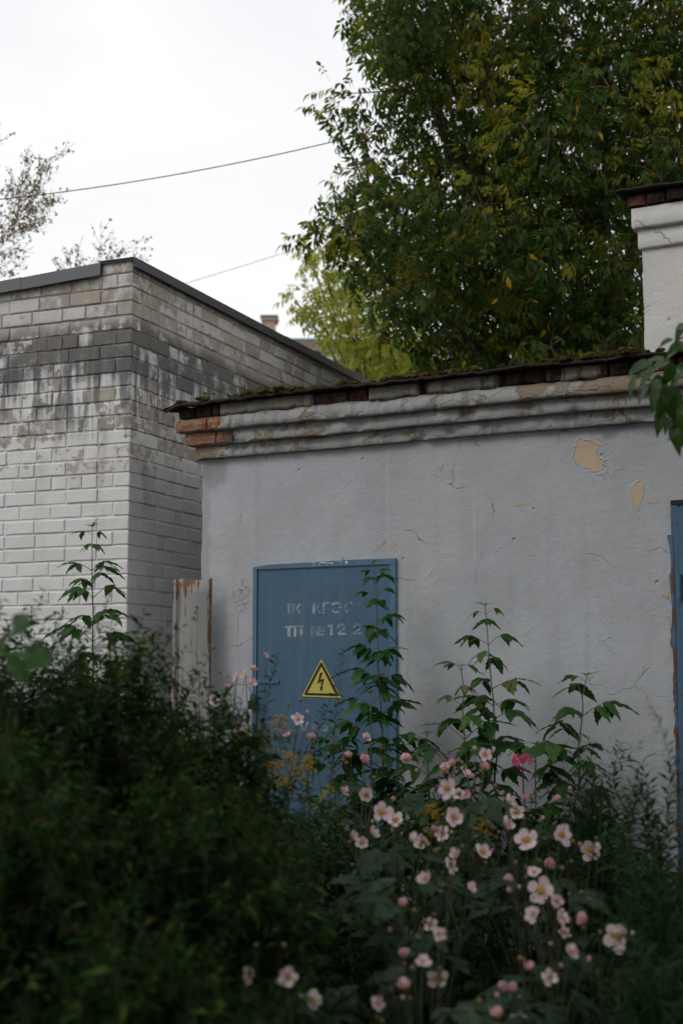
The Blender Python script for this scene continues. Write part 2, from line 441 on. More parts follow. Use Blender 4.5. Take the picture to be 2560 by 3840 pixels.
# painted silicate brick: old paint, bare rubbed patches, soot band, run-off streaks
def brick_paint(name, bare_top, joint=False):
    g = G(name)
    p = g.pos()
    x, y, z = g.sep(p)
    rnd = g.rnd() if not joint else g.noise(p, 8)
    n1 = g.noise(p, 2.2, 6, 0.62)
    n2 = g.noise(p, 13, 6, 0.65)
    n3 = g.noise(g.scale(p, (1, 1, 0.12)), 16, 4, 0.6)
    fine = g.noise(p, 60, 4, 0.6)
    zj = g.m('ADD', z, g.m('MULTIPLY', g.m('SUBTRACT', n1, 0.5), 0.35))
    white = g.mix(fine, (0.60, 0.595, 0.585), (0.72, 0.715, 0.70))
    bare = g.mix(rnd, (0.24, 0.205, 0.17), (0.46, 0.41, 0.35))
    # paint left or rubbed off
    rub = g.m('ADD', g.m('MULTIPLY', rnd, 0.3), g.m('MULTIPLY', n2, 1.15))
    lvl = g.step(zj, 2.75, 3.35, 0.0, 0.30)
    top = g.step(zj, 3.85, 4.1, 0.0, 0.32)
    thr = g.m('ADD', lvl, top)
    rubm = g.step(g.m('SUBTRACT', g.m('ADD', rub, thr), 1.04), -0.04, 0.06)
    if bare_top:
        rubm = g.m('MAXIMUM', g.m('MULTIPLY', rubm, g.step(z, 3.95, 4.15, 1.0, 0.25)), g.m('MULTIPLY', g.step(z, 3.9, 4.15), g.step(g.m('ADD', n2, g.m('MULTIPLY', rnd, 0.35)), 0.60, 0.76, 0.25, 1.0)))
    col = g.mix(rubm, white, bare)
    # soot band and the runs below it
    soot = g.m('MULTIPLY', g.step(zj, 3.56, 3.74), g.step(zj, 4.12, 3.98))
    soot = g.m('MULTIPLY', soot, g.step(g.m('ADD', g.m('ADD', g.m('MULTIPLY', n2, 0.6), g.m('MULTIPLY', n3, 0.45)), g.m('MULTIPLY', rnd, 0.25)), 0.40, 0.68))
    col = g.mix(g.m('MULTIPLY', soot, 0.8), col, g.mix(n2, (0.05, 0.05, 0.053), (0.15, 0.148, 0.145)))
    runs = g.m('MULTIPLY', g.step(zj, 3.18, 3.5), g.step(zj, 3.95, 3.75))
    runs = g.m('MULTIPLY', runs, g.step(n3, 0.42, 0.60))
    col = g.mix(g.m('MULTIPLY', runs, 0.82), col, (0.115, 0.115, 0.12))
    grime = g.m('MULTIPLY', g.step(g.noise(g.scale(p, (1, 1, 0.35)), 5, 5), 0.5, 0.75), g.step(z, 2.2, 3.2, 0.10, 0.45))
    col = g.mix(grime, col, (0.17, 0.155, 0.14))
    col = g.mix(g.m('MULTIPLY', g.m('SUBTRACT', rnd, 0.5), 0.0 if joint else 0.25), col, (0.12, 0.11, 0.1))
    pits = g.nd('ShaderNodeTexVoronoi', {'Vector': p, 'Scale': 55.0}).outputs['Distance']
    h = g.m('ADD', g.m('MULTIPLY', fine, 0.5), g.m('MULTIPLY', g.step(pits, 0.0, 0.18), 0.3))
    nm = g.bump(h, 0.35, 0.006)
    nm = g.bump(g.m('SUBTRACT', 1.0, rubm), 0.35, 0.004, nm)
    M[name] = g.fin(col, 0.85, nm, 0.2)
brick_paint('brick_paint', True)
brick_paint('mortar', False, True)

# blue-grey painted plaster, local coordinates of the wall (x along, z up)
PATCHES = [(1.70, 2.862, .056, .062), (1.755, 2.80, .050, .034), (2.0, 2.59, .028, .058), (2.104, 2.548, .030, .010), (2.003, 2.466, .014, .014),
           (1.29, 2.578, .018, .006), (1.373, 2.262, .020, .007), (1.741, 2.203, .012, .005), (0.385, 2.374, .028, .008), (0.45, 2.376, .035, .006),
           (1.80, 2.905, .040, .007), (2.17, 2.02, .018, .012), (2.18, 1.86, .012, .03), (1.78, 1.38, .03, .012), (0.93, 1.2, .02, .01)]
def plaster(name, base, wall=True):
    g = G(name)
    p = g.obj()
    x, y, z = g.sep(p)
    n1 = g.noise(p, 1.6, 5, 0.6)
    n2 = g.noise(p, 7, 5, 0.6)
    fine = g.noise(p, 90, 3, 0.5)
    mid = g.noise(p, 22, 5, 0.55, 0.3)
    col = g.mix(g.step(n1, 0.3, 0.7), tuple(v * 0.88 for v in base), tuple(v * 1.06 for v in base))
    col = g.mix(g.m('MULTIPLY', g.step(n2, 0.45, 0.75), 0.35), col, tuple(v * 0.8 for v in base))
    streak = g.noise(g.scale(p, (1, 1, 0.05)), 11, 4, 0.6)
    col = g.mix(g.m('MULTIPLY', g.step(streak, 0.5, 0.78), 0.4), col, tuple(v * 0.72 for v in base))
    warm = g.m('MULTIPLY', g.step(g.noise(p, 0.9, 3), 0.5, 0.7), 0.35)
    col = g.mix(warm, col, (base[0] * 1.08, base[1] * 1.0, base[2] * 0.93))
    dist = g.nd('ShaderNodeVectorMath', {0: p, 1: g.nd('ShaderNodeVectorMath', {0: g.nd('ShaderNodeVectorMath', {0: g.noisec(p, 11, 4), 1: (0.5, 0.5, 0.5)}, operation='SUBTRACT').outputs[0], 1: (0.13, 0.0, 0.13)}, operation='MULTIPLY').outputs[0]}, operation='ADD').outputs[0]
    # hairline cracks
    vor = g.nd('ShaderNodeTexVoronoi', {'Vector': dist, 'Scale': 2.6}, feature='DISTANCE_TO_EDGE').outputs['Distance']
    crack = g.m('MULTIPLY', g.step(vor, 0.010, 0.002), g.step(g.noise(p, 2.4, 2), 0.53, 0.64))
    col = g.mix(g.m('MULTIPLY', crack, 0.5), col, (0.1, 0.1, 0.1))
    h = g.m('ADD', g.m('MULTIPLY', mid, 0.55), g.m('MULTIPLY', fine, 0.15))
    # lifted flakes of thick paint
    fl = g.nd('ShaderNodeTexVoronoi', {'Vector': dist, 'Scale': 9.0}, feature='DISTANCE_TO_EDGE').outputs['Distance']
    flake = g.m('MULTIPLY', g.step(fl, 0.05, 0.0), g.step(g.noise(p, 3.1, 3), 0.60, 0.70))
    nm = g.bump(h, 0.6, 0.015)
    nm = g.bump(g.m('SUBTRACT', g.m('MULTIPLY', flake, 0.8), g.m('MULTIPLY', crack, 1.4)), 0.6, 0.007, nm)
    pit = g.nd('ShaderNodeTexVoronoi', {'Vector': p, 'Scale': 7.0, 'Randomness': 1.0})
    pm = g.m('MULTIPLY', g.step(pit.outputs['Distance'], 0.10, 0.04), g.step(g.sep(pit.outputs['Color'])[0], 0.62, 0.66))
    nm = g.bump(g.m('MULTIPLY', pm, -1.0), 0.8, 0.008, nm)
    col = g.mix(g.m('MULTIPLY', pm, 0.35), col, tuple(v * 0.6 for v in base))
    if wall:
        dx, dy, dz = g.sep(dist)
        best = None
        for (s0, z0, rs, rz) in PATCHES:
            a = g.m('DIVIDE', g.m('SUBTRACT', dx, s0), rs * 1.15)
            b = g.m('DIVIDE', g.m('SUBTRACT', dz, z0), rz * 1.15)
            d = g.m('ADD', g.m('MULTIPLY', a, a), g.m('MULTIPLY', b, b))
            best = d if best is None else g.m('MINIMUM', best, d)
        pm2 = g.step(best, 1.05, 0.95)
        rim = g.m('MULTIPLY', g.step(best, 1.5, 1.1), g.step(best, 0.95, 1.05))
        col = g.mix(g.m('MULTIPLY', rim, 0.25), col, tuple(min(1, v * 1.35) for v in base))
        col = g.mix(pm2, col, g.mix(n2, (0.44, 0.34, 0.225), (0.54, 0.43, 0.30)))
        nm = g.bump(g.m('SUBTRACT', g.m('MULTIPLY', rim, 0.5), pm2), 0.8, 0.006, nm)
        # pale lime runs and darker patches under the cornice and down the left edge
        for s0, z0, z1 in ((0.434, 2.3, 3.05), (1.011, 2.1, 2.75)):
            ln = g.m('MULTIPLY', g.step(g.m('ABSOLUTE', g.m('SUBTRACT', x, s0)), 0.016, 0.0), g.m('MULTIPLY', g.step(z, z0, z0 + 0.25), g.step(z, z1, z1 - 0.15)))
            col = g.mix(g.m('MULTIPLY', ln, g.m('MULTIPLY', g.noise(g.scale(p, (3, 1, 0.5)), 9), 0.42)), col, (0.55, 0.55, 0.54))
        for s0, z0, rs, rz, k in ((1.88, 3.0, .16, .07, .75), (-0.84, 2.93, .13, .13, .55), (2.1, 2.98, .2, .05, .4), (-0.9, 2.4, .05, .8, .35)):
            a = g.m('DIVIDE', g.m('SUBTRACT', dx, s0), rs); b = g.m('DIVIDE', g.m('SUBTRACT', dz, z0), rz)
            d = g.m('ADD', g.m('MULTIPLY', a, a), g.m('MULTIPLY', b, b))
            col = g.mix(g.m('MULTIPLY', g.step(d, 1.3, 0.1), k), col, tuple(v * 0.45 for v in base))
        # cement smear left of the blue door with drips
        a = g.m('DIVIDE', g.m('SUBTRACT', dx, -0.61), 0.07); b = g.m('DIVIDE', g.m('SUBTRACT', dz, 2.07), 0.14)
        d = g.m('ADD', g.m('MULTIPLY', a, a), g.m('MULTIPLY', b, b))
        sm = g.m('MULTIPLY', g.step(d, 1.2, 0.3), g.step(g.noise(p, 45, 4), 0.4, 0.6))
        drip = g.m('MULTIPLY', g.m('MULTIPLY', g.step(g.noise(g.scale(p, (1, 1, 0.03)), 38, 2), 0.6, 0.68), g.step(g.m('ABSOLUTE', g.m('SUBTRACT', x, -0.61)), 0.11, 0.05)), g.m('MULTIPLY', g.step(z, 1.5, 1.9), g.step(z, 2.1, 2.0)))
        col = g.mix(g.m('MULTIPLY', g.m('MAXIMUM', sm, drip), 0.6), col, (0.17, 0.165, 0.16))
    M[name] = g.fin(col, 0.9, nm, 0.15)
plaster('grey_plaster', (0.398, 0.412, 0.434))
plaster('tower_plaster', (0.60, 0.585, 0.56), False)

# cornice: the same paint, flaking to buff render and dark under the eave
g = G('cornice_plaster')
p = g.obj()
x, y, z = g.sep(p)
n1 = g.noise(p, 7, 7, 0.65, 0.6)
n2 = g.noise(p, 14, 5, 0.6)
col = g.mix(n2, (0.27, 0.27, 0.265), (0.42, 0.42, 0.41))
col = g.mix(g.m('MULTIPLY', g.step(g.noise(g.scale(p, (1, 1, 0.1)), 13, 4), 0.5, 0.72), 0.55), col, (0.12, 0.125, 0.125))
right = g.m('MULTIPLY', g.step(x, 1.15, 1.7), g.step(z, 3.08, 3.2))
left = g.m('MULTIPLY', g.step(x, 0.15, 0.0), g.step(x, -0.5, -0.2))
pe = g.step(g.m('ADD', n1, g.m('ADD', g.m('MULTIPLY', right, 0.16), g.m('ADD', g.m('MULTIPLY', g.step(x, -0.55, -0.85), 0.22), g.m('MULTIPLY', left, 0.08)))), 0.60, 0.635)
col = g.mix(pe, col, g.mix(n2, (0.17, 0.13, 0.095), (0.36, 0.28, 0.20)))
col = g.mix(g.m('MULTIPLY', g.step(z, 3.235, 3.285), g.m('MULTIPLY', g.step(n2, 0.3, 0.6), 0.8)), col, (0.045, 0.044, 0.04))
col = g.mix(g.m('MULTIPLY', g.step(g.noise(p, 3, 4), 0.5, 0.75), 0.35), col, (0.16, 0.175, 0.15))
vor = g.nd('ShaderNodeTexVoronoi', {'Vector': p, 'Scale': 6.0}, feature='DISTANCE_TO_EDGE').outputs['Distance']
nm = g.bump(g.noise(p, 30, 6, 0.65), 0.6, 0.01)
nm = g.bump(g.m('SUBTRACT', g.m('MULTIPLY', g.step(vor, 0.03, 0.0), -0.6), pe), 0.7, 0.008, nm)
M['cornice_plaster'] = g.fin(col, 0.9, nm, 0.15)

g = G('grimy_render')
p = g.obj()
n = g.noise(p, 12, 6, 0.65)
col = g.mix(n, (0.10, 0.098, 0.088), (0.26, 0.25, 0.23))
col = g.mix(g.m('MULTIPLY', g.step(g.noise(p, 5, 4), 0.5, 0.62), 0.8), col, (0.27, 0.21, 0.15))
col = g.mix(g.m('MULTIPLY', g.step(g.noise(g.scale(p, (1, 1, 0.15)), 20, 4), 0.5, 0.7), 0.75), col, (0.03, 0.028, 0.025))
M['grimy_render'] = g.fin(col, 0.95, g.bump(g.noise(p, 35, 6, 0.65), 0.8, 0.012), 0.1)

# red brick, weathered
g = G('red_brick')
p = g.pos()
r_ = g.rnd()
n = g.noise(p, 18, 6, 0.65)
col = g.ramp(r_, [(0.0, (0.04, 0.028, 0.022)), (0.5, (0.10, 0.05, 0.034)), (0.8, (0.20, 0.07, 0.04)), (1.0, (0.10, 0.065, 0.05))])
col = g.mix(g.m('MULTIPLY', g.step(n, 0.5, 0.7), 0.6), col, (0.24, 0.2, 0.165))
col = g.mix(g.m('MULTIPLY', g.step(g.noise(p, 7, 4), 0.38, 0.58), 0.85), col, (0.022, 0.019, 0.017))
M['red_brick'] = g.fin(col, 0.95, g.bump(g.noise(p, 60, 5), 0.8, 0.008), 0.1)
g = G('corner_brick')
p = g.pos()
n = g.noise(p, 16, 6, 0.65)
col = g.ramp(g.rnd(), [(0.0, (0.16, 0.085, 0.06)), (0.6, (0.23, 0.10, 0.065)), (1.0, (0.32, 0.11, 0.05))])
col = g.mix(g.m('MULTIPLY', g.step(n, 0.42, 0.60), 0.85), col, (0.26, 0.21, 0.165))
M['corner_brick'] = g.fin(col, 0.95, g.bump(g.noise(p, 50, 5), 0.8, 0.008), 0.1)

# roofing felt and moss
g = G('roof_felt')
p = g.pos()
M['roof_felt'] = g.fin(g.mix(g.noise(p, 14, 5), (0.010, 0.008, 0.007), (0.04, 0.03, 0.024)), 0.95, g.bump(g.noise(p, 40, 5), 0.9, 0.01), 0.2)
g = G('moss')
p = g.pos()
M['moss'] = g.fin(g.mix(g.step(g.noise(p, 16, 5), 0.35, 0.65), (0.03, 0.02, 0.011), (0.085, 0.065, 0.018)), 1.0, g.bump(g.noise(p, 140, 4), 1.0, 0.01), 0.05)

# blue door paint, uneven and scuffed
def door_paint(name, rusty=0.0, tone=1.0):
    g = G(name)
    p = g.obj()
    n1 = g.noise(p, 2.5, 5, 0.6)
    n2 = g.noise(p, 30, 5, 0.65)
    st = g.noise(g.scale(p, (1, 1, 0.06)), 22, 5, 0.6)
    col = g.mix(n1, (0.038 * tone, 0.090 * tone, 0.150 * tone), (0.056 * tone, 0.122 * tone, 0.192 * tone))
    col = g.mix(g.m('MULTIPLY', g.step(st, 0.5, 0.75), 0.35), col, (0.11, 0.175, 0.24))
    col = g.mix(g.m('MULTIPLY', g.step(n2, 0.58, 0.75), 0.35), col, (0.022, 0.055, 0.10))
    if rusty:
        rm = g.step(g.m('ADD', g.noise(p, 9, 5, 0.65), rusty), 0.74, 0.78)
        col = g.mix(rm, col, g.mix(n2, (0.045, 0.018, 0.009), (0.15, 0.055, 0.016)))
    nm = g.bump(g.noise(p, 60, 4), 0.2, 0.004)
    nm = g.bump(g.noise(p, 4, 3), 0.25, 0.03, nm)
    M[name] = g.fin(col, 0.55, nm, 0.4)
door_paint('door_blue')
door_paint('door_frame_blue', 0.05, 1.25)
door_paint('door_rusty', 0.16)
door_paint('door_rust', 0.3)
g = G('worn_white_paint')
p = g.obj()
a = g.step(g.noise(p, 26, 6, 0.7), 0.32, 0.62, 0.08, 0.72)
a = g.m('MULTIPLY', a, g.step(g.noise(p, 5, 3), 0.3, 0.6, 0.35, 1.0))
g.fin((0.50, 0.54, 0.56), 0.8)
tr = g.nd('ShaderNodeBsdfTransparent')
mx = g.nd('ShaderNodeMixShader', {0: a, 1: tr.outputs[0], 2: g.b.outputs[0]})
g.t.links.new(mx.outputs[0], g.out.inputs['Surface'])
M['worn_white_paint'] = g.mat
g = G('paint_chips')
p = g.obj()
g.fin((0.55, 0.54, 0.5), 0.8)
tr = g.nd('ShaderNodeBsdfTransparent')
mx = g.nd('ShaderNodeMixShader', {0: g.step(g.noise(p, 34, 4), 0.56, 0.60), 1: tr.outputs[0], 2: g.b.outputs[0]})
g.t.links.new(mx.outputs[0], g.out.inputs['Surface'])
M['paint_chips'] = g.mat

# rusty, pale painted sheet
g = G('rusty_sheet')
p = g.obj()
x, y, z = g.sep(p)
st = g.noise(g.scale(p, (1, 1, 0.05)), 26, 5, 0.65)
n1 = g.noise(p, 4, 5, 0.6)
edge = g.m('MAXIMUM', g.m('MULTIPLY', g.step(x, 0.07, 0.03), g.step(n1, 0.2, 0.5)), g.m('MULTIPLY', g.step(x, 0.19, 0.25), g.step(n1, 0.3, 0.6)))
rm = g.step(g.m('ADD', g.m('ADD', st, g.m('MULTIPLY', edge, 0.12)), g.m('ADD', g.step(z, 2.13, 2.2, 0, 0.07), g.step(n1, 0.5, 0.72, 0, 0.14))), 0.585, 0.65)
col = g.mix(g.noise(p, 9, 4), (0.25, 0.245, 0.24), (0.33, 0.325, 0.32))
col = g.mix(g.m('MULTIPLY', g.step(st, 0.55, 0.7), 0.5), col, (0.2, 0.19, 0.175))
col = g.mix(rm, col, g.mix(g.noise(p, 35, 4), (0.07, 0.034, 0.016), (0.24, 0.115, 0.042)))
M['rusty_sheet'] = g.fin(col, 0.75, g.bump(st, 0.3, 0.004), 0.25)

plain('sign_yellow', (0.52, 0.42, 0.08), 0.5, 0.15, 30)
plain('sign_black', (0.012, 0.012, 0.012), 0.5, 0.3)
plain('steel_dark', (0.02, 0.022, 0.025), 0.5, 0.3, 20, 0.2, 0.4, 0.6)
plain('screw_zinc', (0.4, 0.4, 0.4), 0.4, 0.2, 20, 0, 0.5, 0.9)
plain('flashing_grey', (0.10, 0.105, 0.11), 0.5, 0.18, 6, 0.1, 0.4, 0.2)
plain('cable_black', (0.06, 0.045, 0.045), 0.7)
plain('bark', (0.07, 0.055, 0.04), 0.95, 0.4, 15, 0.8, 0.1)
plain('twig', (0.09, 0.06, 0.045), 0.9, 0.3, 20)
plain('birch_twig', (0.22, 0.15, 0.12), 0.9, 0.3, 20)
plain('house_render', (0.42, 0.35, 0.27), 0.9, 0.12, 4)
plain('gutter_white', (0.6, 0.61, 0.63), 0.6, 0.1)
plain('ridge_teal', (0.06, 0.16, 0.14), 0.6, 0.2)
plain('slate_wave', (0.30, 0.25, 0.21), 0.9, 0.3, 5, 0.2)
plain('chimney_brick', (0.40, 0.30, 0.25), 0.95, 0.3, 9, 0.4)
plain('fascia_dark', (0.05, 0.05, 0.05), 0.8)
plain('window_glass', (0.03, 0.035, 0.04), 0.1, 0.1, 3, 0, 0.6)

# ================================================================== SETTING
ter = MB()
n = 24
pts = np.zeros((n + 1, n + 1, 3))
for i in range(n + 1):
    for j in range(n + 1):
        x = -60 + 120 * i / n; y = -40 + 140 * j / n
        pts[i, j] = (x, y, 0.03 * fb(x * 0.3, y * 0.3))
gm = grid_mesh('ground', pts, M['soil'])
tag(inst('ground', gm), kind='structure')

# ================================================================== WHITE BRICK BUILDING
BR = empty('brick_building', (-1.4605, 9.708, 0), R(-22.5), 'white painted brick building with soot band and metal roof edge, on the left', 'building')
CH = 0.101
rb = random.Random(3)
def brick_mesh(w, d, h, seed):
    """box with bevelled, slightly uneven edges; origin at the lower outer corner (-x, +y go into the wall)"""
    r = random.Random(seed)
    mb = MB()
    bv = 0.0055
    def ring(y, ins, wob):
        q = []
        nx = 4
        for k in range(nx + 1):
            q.append((ins + (w - 2 * ins) * k / nx, y + r.uniform(-wob, wob), ins + r.uniform(-wob, wob)))
        for k in range(nx, -1, -1):
            q.append((ins + (w - 2 * ins) * k / nx, y + r.uniform(-wob, wob), h - ins + r.uniform(-wob, wob)))
        return q
    a = ring(bv, 0, 0.0016); b = ring(0, bv, 0.0014); c = [(x_, d, z_) for x_, _, z_ in ring(d, 0, 0)]
    for q_ in (0, 4, 5, 9):          # knocked corners
        if r.random() < 0.25:
            e_ = r.uniform(0.003, 0.008)
            b[q_] = (b[q_][0] + (e_ if q_ in (0, 9) else -e_), b[q_][1] + e_ * 0.6, b[q_][2] + (e_ if q_ < 5 else -e_) * 0.7)
    nn = len(a)
    vs_ = a + b + c
    fs = []
    for k in range(nn):
        k2 = (k + 1) % nn
        fs.append((k, k2, nn + k2, nn + k)); fs.append((k2, k, 2 * nn + k, 2 * nn + k2))
    for k in range(4):
        fs.append((nn + k, nn + k + 1, nn + nn - 2 - k, nn + nn - 1 - k))
    fs.append(tuple(2 * nn + k for k in range(nn - 1, -1, -1)))
    mb.add(vs_, fs)
    return mb
bh = 0.089
BM = {}
for w_ in (0.25, 0.12, 0.185, 0.065):
    BM[w_] = [brick_mesh(w_, 0.1, bh, int(w_ * 1000) + k).mesh('brick', M['brick_paint']) for k in range(8)]
BM['c1'] = [brick_mesh(0.25, 0.12, bh, 900 + k).mesh('brick', M['brick_paint']) for k in range(4)]
BM['c2'] = [brick_mesh(0.12, 0.25, bh, 950 + k).mesh('brick', M['brick_paint']) for k in range(4)]
cand = []      # (priority, width, matrix)
Rright = Matrix.Rotation(R(90), 4, 'Z')
for k in range(0, 45):
    z0 = 4.383 - 0.101 * k + 0.006
    if z0 < -0.1:
        break
    tall = 0.078 if k == 0 else None
    lead = k % 2 == 0
    # left face (x from 0 towards -x, looks to -y)
    xs = 0.0
    first = True
    header_row = rb.random() < 0.28
    while xs < 3.55:
        w_ = (0.25 if lead else 0.12) if first else (0.12 if (header_row and rb.random() < 0.8) or rb.random() < 0.12 else 0.25)
        if not first and rb.random() < 0.06: w_ = 0.185
        if xs + w_ > 3.6: break
        mt = Matrix.Translation((-xs - w_, rb.uniform(-0.005, 0.003) if not first else -0.0005, z0 + rb.uniform(-0.0015, 0.0015)))
        if not (k == 0 and xs > 0.24):
            pr = (0 if (xs < 1.25 and z0 > 1.55) else 5) + 0.1 * xs
            cand.append((pr, ('c1' if lead else 'c2') if first else w_, mt))
        xs += w_ + rb.choice((0.004, 0.006, 0.009, 0.011)); first = False
    ys = 0.0
    first = True
    header_row = rb.random() < 0.2
    while ys < 6.0:
        if first:
            ys = (0.12 if lead else 0.25) + 0.011
        w_ = 0.12 if (header_row and rb.random() < 0.8) or rb.random() < 0.2 else 0.25
        mt = Matrix.Translation((rb.uniform(-0.005, 0.003), ys, z0 + rb.uniform(-0.0015, 0.0015))) @ Rright
        lim = 0.75 if z0 < 3.1 else (4.4 - (z0 - 3.3) * 0.2 if z0 > 3.55 else 1.3 + (z0 - 3.1) * 3)
        vis = z0 > 1.55 and ys < lim and z0 < 4.46
        pr = (0 if vis else 5) + 0.25 * ys
        cand.append((pr, w_, mt))
        ys += w_ + rb.choice((0.004, 0.006, 0.009, 0.011)); first = False
cand.sort(key=lambda c: c[0])
rest = MB()
for i, (pr, w_, mt) in enumerate(cand):
    me = BM[w_][rb.randrange(len(BM[w_]))]
    if i < 300:
        inst('brick', me, BR, mt)
    else:
        rest.add([mt @ v.co for v in me.vertices], [tuple(q.vertices) for q in me.polygons])
tag(rest.build('brickwork', M['brick_paint'], BR), kind='stuff')
core = MB()
core.box(-3.62, -0.0075, 0.0075, 6.1, -0.1, 4.385)
core.box(-0.24, -0.0075, 0.0075, 0.24, 4.385, 4.465)
core.box(-0.24, -0.0075, 0.24, 6.1, 4.385, 4.45)
core.build('mortar', M['mortar'], BR)
# metal edging: right face strip, dropping gently to the back, and sloping parapet strip on the left face
def strip(prof, pts_):
    mb = MB()
    npf = len(prof[0])
    vs_ = []
    for pr_, (ox, oy, oz) in zip(prof, pts_):
        vs_ += [(ox + a_, oy + b_, oz + c_) for a_, b_, c_ in pr_]
    fs = []
    for i in range(len(pts_) - 1):
        for k in range(npf):
            k2 = (k + 1) % npf
            fs.append((i * npf + k, i * npf + k2, (i + 1) * npf + k2, (i + 1) * npf + k))
    fs.append(tuple(range(npf - 1, -1, -1))); fs.append(tuple((len(pts_) - 1) * npf + k for k in range(npf)))
    return mb.add(vs_, fs)
pr_r = [(-0.26, 0, 0.012), (0.028, 0, 0.012), (0.030, 0, -0.052), (0.042, 0, -0.058), (0.042, 0, -0.062), (0.026, 0, -0.056), (0.024, 0, 0.006), (-0.26, 0, 0.006)]
for y0, y1, dz in ((-0.03, 2.52, 0.0), (2.50, 4.62, 0.003), (4.60, 6.15, 0.0)):
    m1 = strip([pr_r] * 2, [(0.003 * (dz > 0), y0, 4.473 + dz), (0.003 * (dz > 0), y1, 4.473 + dz)])
    m1.build('metal_edging', M['flashing_grey'], BR)
pr_l = [(0, 0.3, 0.02), (0, -0.035, 0.012), (0, -0.037, -0.070), (0, -0.048, -0.077), (0, -0.048, -0.081), (0, -0.033, -0.075), (0, -0.031, 0.006), (0, 0.3, 0.014)]
for x0, x1, dz in ((-0.245, -0.93, 0.0), (-0.91, -2.35, 0.003), (-2.33, -3.72, 0.0)):
    f_ = lambda xx: 4.46 + (xx + 0.245) * 0.055
    strip([pr_l] * 2, [(x0, -dz, f_(x0) + dz), (x1, -dz, f_(x1) + dz)]).build('metal_edging', M['flashing_grey'], BR)
cap = MB(); cap.box(-0.27, 0.022, -0.022, 0.25, 4.4665, 4.4715)
cap.build('coping_plate', M['flashing_grey'], BR)

# ================================================================== GREY SUBSTATION
GW = empty('substation_building', (-0.10088, 8.95, 0), R(-27.5), 'low grey plastered building with mossy roof, crumbling cornice and blue metal doors', 'building')
S0, S1 = -0.925, 4.4
nx, nz = 220, 124
A = np.zeros((nx + 1, nz + 1, 3))
for i in range(nx + 1):
    s_ = S0 + (S1 - S0) * i / nx
    for j in range(nz + 1):
        z_ = -0.1 + 3.2 * j / nz
        e = 0.006 * fb(s_ * 0.9, z_ * 0.9, 3.0) + 0.0018 * fb(s_ * 5, z_ * 5, 9.0)
        ds = 0.0
        if i == 0:
            ds = 0.008 * fb(0.3, z_ * 4, 1.0) + 0.004 * fb(1.3, z_ * 14, 2.0)
        A[i, j] = (s_ + ds, -e, z_)
wm = grid_mesh('wall', A, M['grey_plaster'])
wall = inst('wall', wm, GW)
sd = MB(); sd.box(S0 + 0.012, S1, 0.02, 3.4, -0.1, 3.3); sd.build('wall_core', M['grey_plaster'], GW)

# cornice: three rounded, battered bands, returned round the left corner
PROF = [(0.0, 3.004, 0), (.038, 3.000, 1), (.044, 3.006, 1), (.045, 3.030, 1), (.040, 3.062, 1), (.024, 3.090, 1),
        (.086, 3.084, 2), (.094, 3.092, 2), (.094, 3.118, 2), (.088, 3.148, 2), (.066, 3.176, 2),
        (.130, 3.170, 3), (.140, 3.180, 3), (.140, 3.210, 3), (.136, 3.242, 3), (.126, 3.264, 3), (.080, 3.276, 3)]
def corn(s_, band, salt):
    dz = 0.007 * fb(s_ * 1.7, band * 0.4, salt) + 0.004 * fb(s_ * 7, band * 3.7, salt)
    ch = max(0.0, fb(s_ * 5.5, band * 5.1, salt + 4) - 0.28) * 0.07
    ch = min(ch, 0.022)
    do = 0.004 * fb(s_ * 9, band * 2.3, salt + 7) - ch
    return do, dz
nq = 420
A = np.zeros((nq + 1, len(PROF), 3))
for i in range(nq + 1):
    q = i / nq
    for j, (o, z_, b) in enumerate(PROF):
        sx = (S0 - o) * (1 - q) + S1 * q
        do, dz = corn(sx, b + 0.13 * j * (b > 0) * 0.3, 2.0)
        if b in (2, 3) and sx < -0.72 + 0.06 * fb(sx * 3, z_ * 30, 1.0) + (0.08 if b == 2 else 0):
            do -= 0.034
        if b == 0: do = 0
        o2 = max(0.001, o + do) if b else 0.0
        A[i, j] = (sx if i else S0 - o2, -o2, z_ + dz * (b > 0))
inst('cornice', grid_mesh('cornice', A, M['cornice_plaster'], False), GW)
A = np.zeros((81, len(PROF), 3))
for i in range(81):
    q = i / 80
    for j, (o, z_, b) in enumerate(PROF):
        yy = (2.2) * (1 - q) + (-o) * q
        do, dz = corn(yy + 7, b + 0.04 * j, 2.0)
        if i == 80:
            do, dz = corn(S0 - o, b + 0.13 * j * (b > 0) * 0.3, 2.0)
        if b in (2, 3) and yy < 0.25: do -= 0.034
        if b == 0: do = 0
        o2 = max(0.001, o + do) if b else 0.0
        A[i, j] = (S0 - o2, yy if i < 80 else -o2, z_ + dz * (b > 0))
inst('cornice_return', grid_mesh('cornice_return', A, M['cornice_plaster'], True), GW)

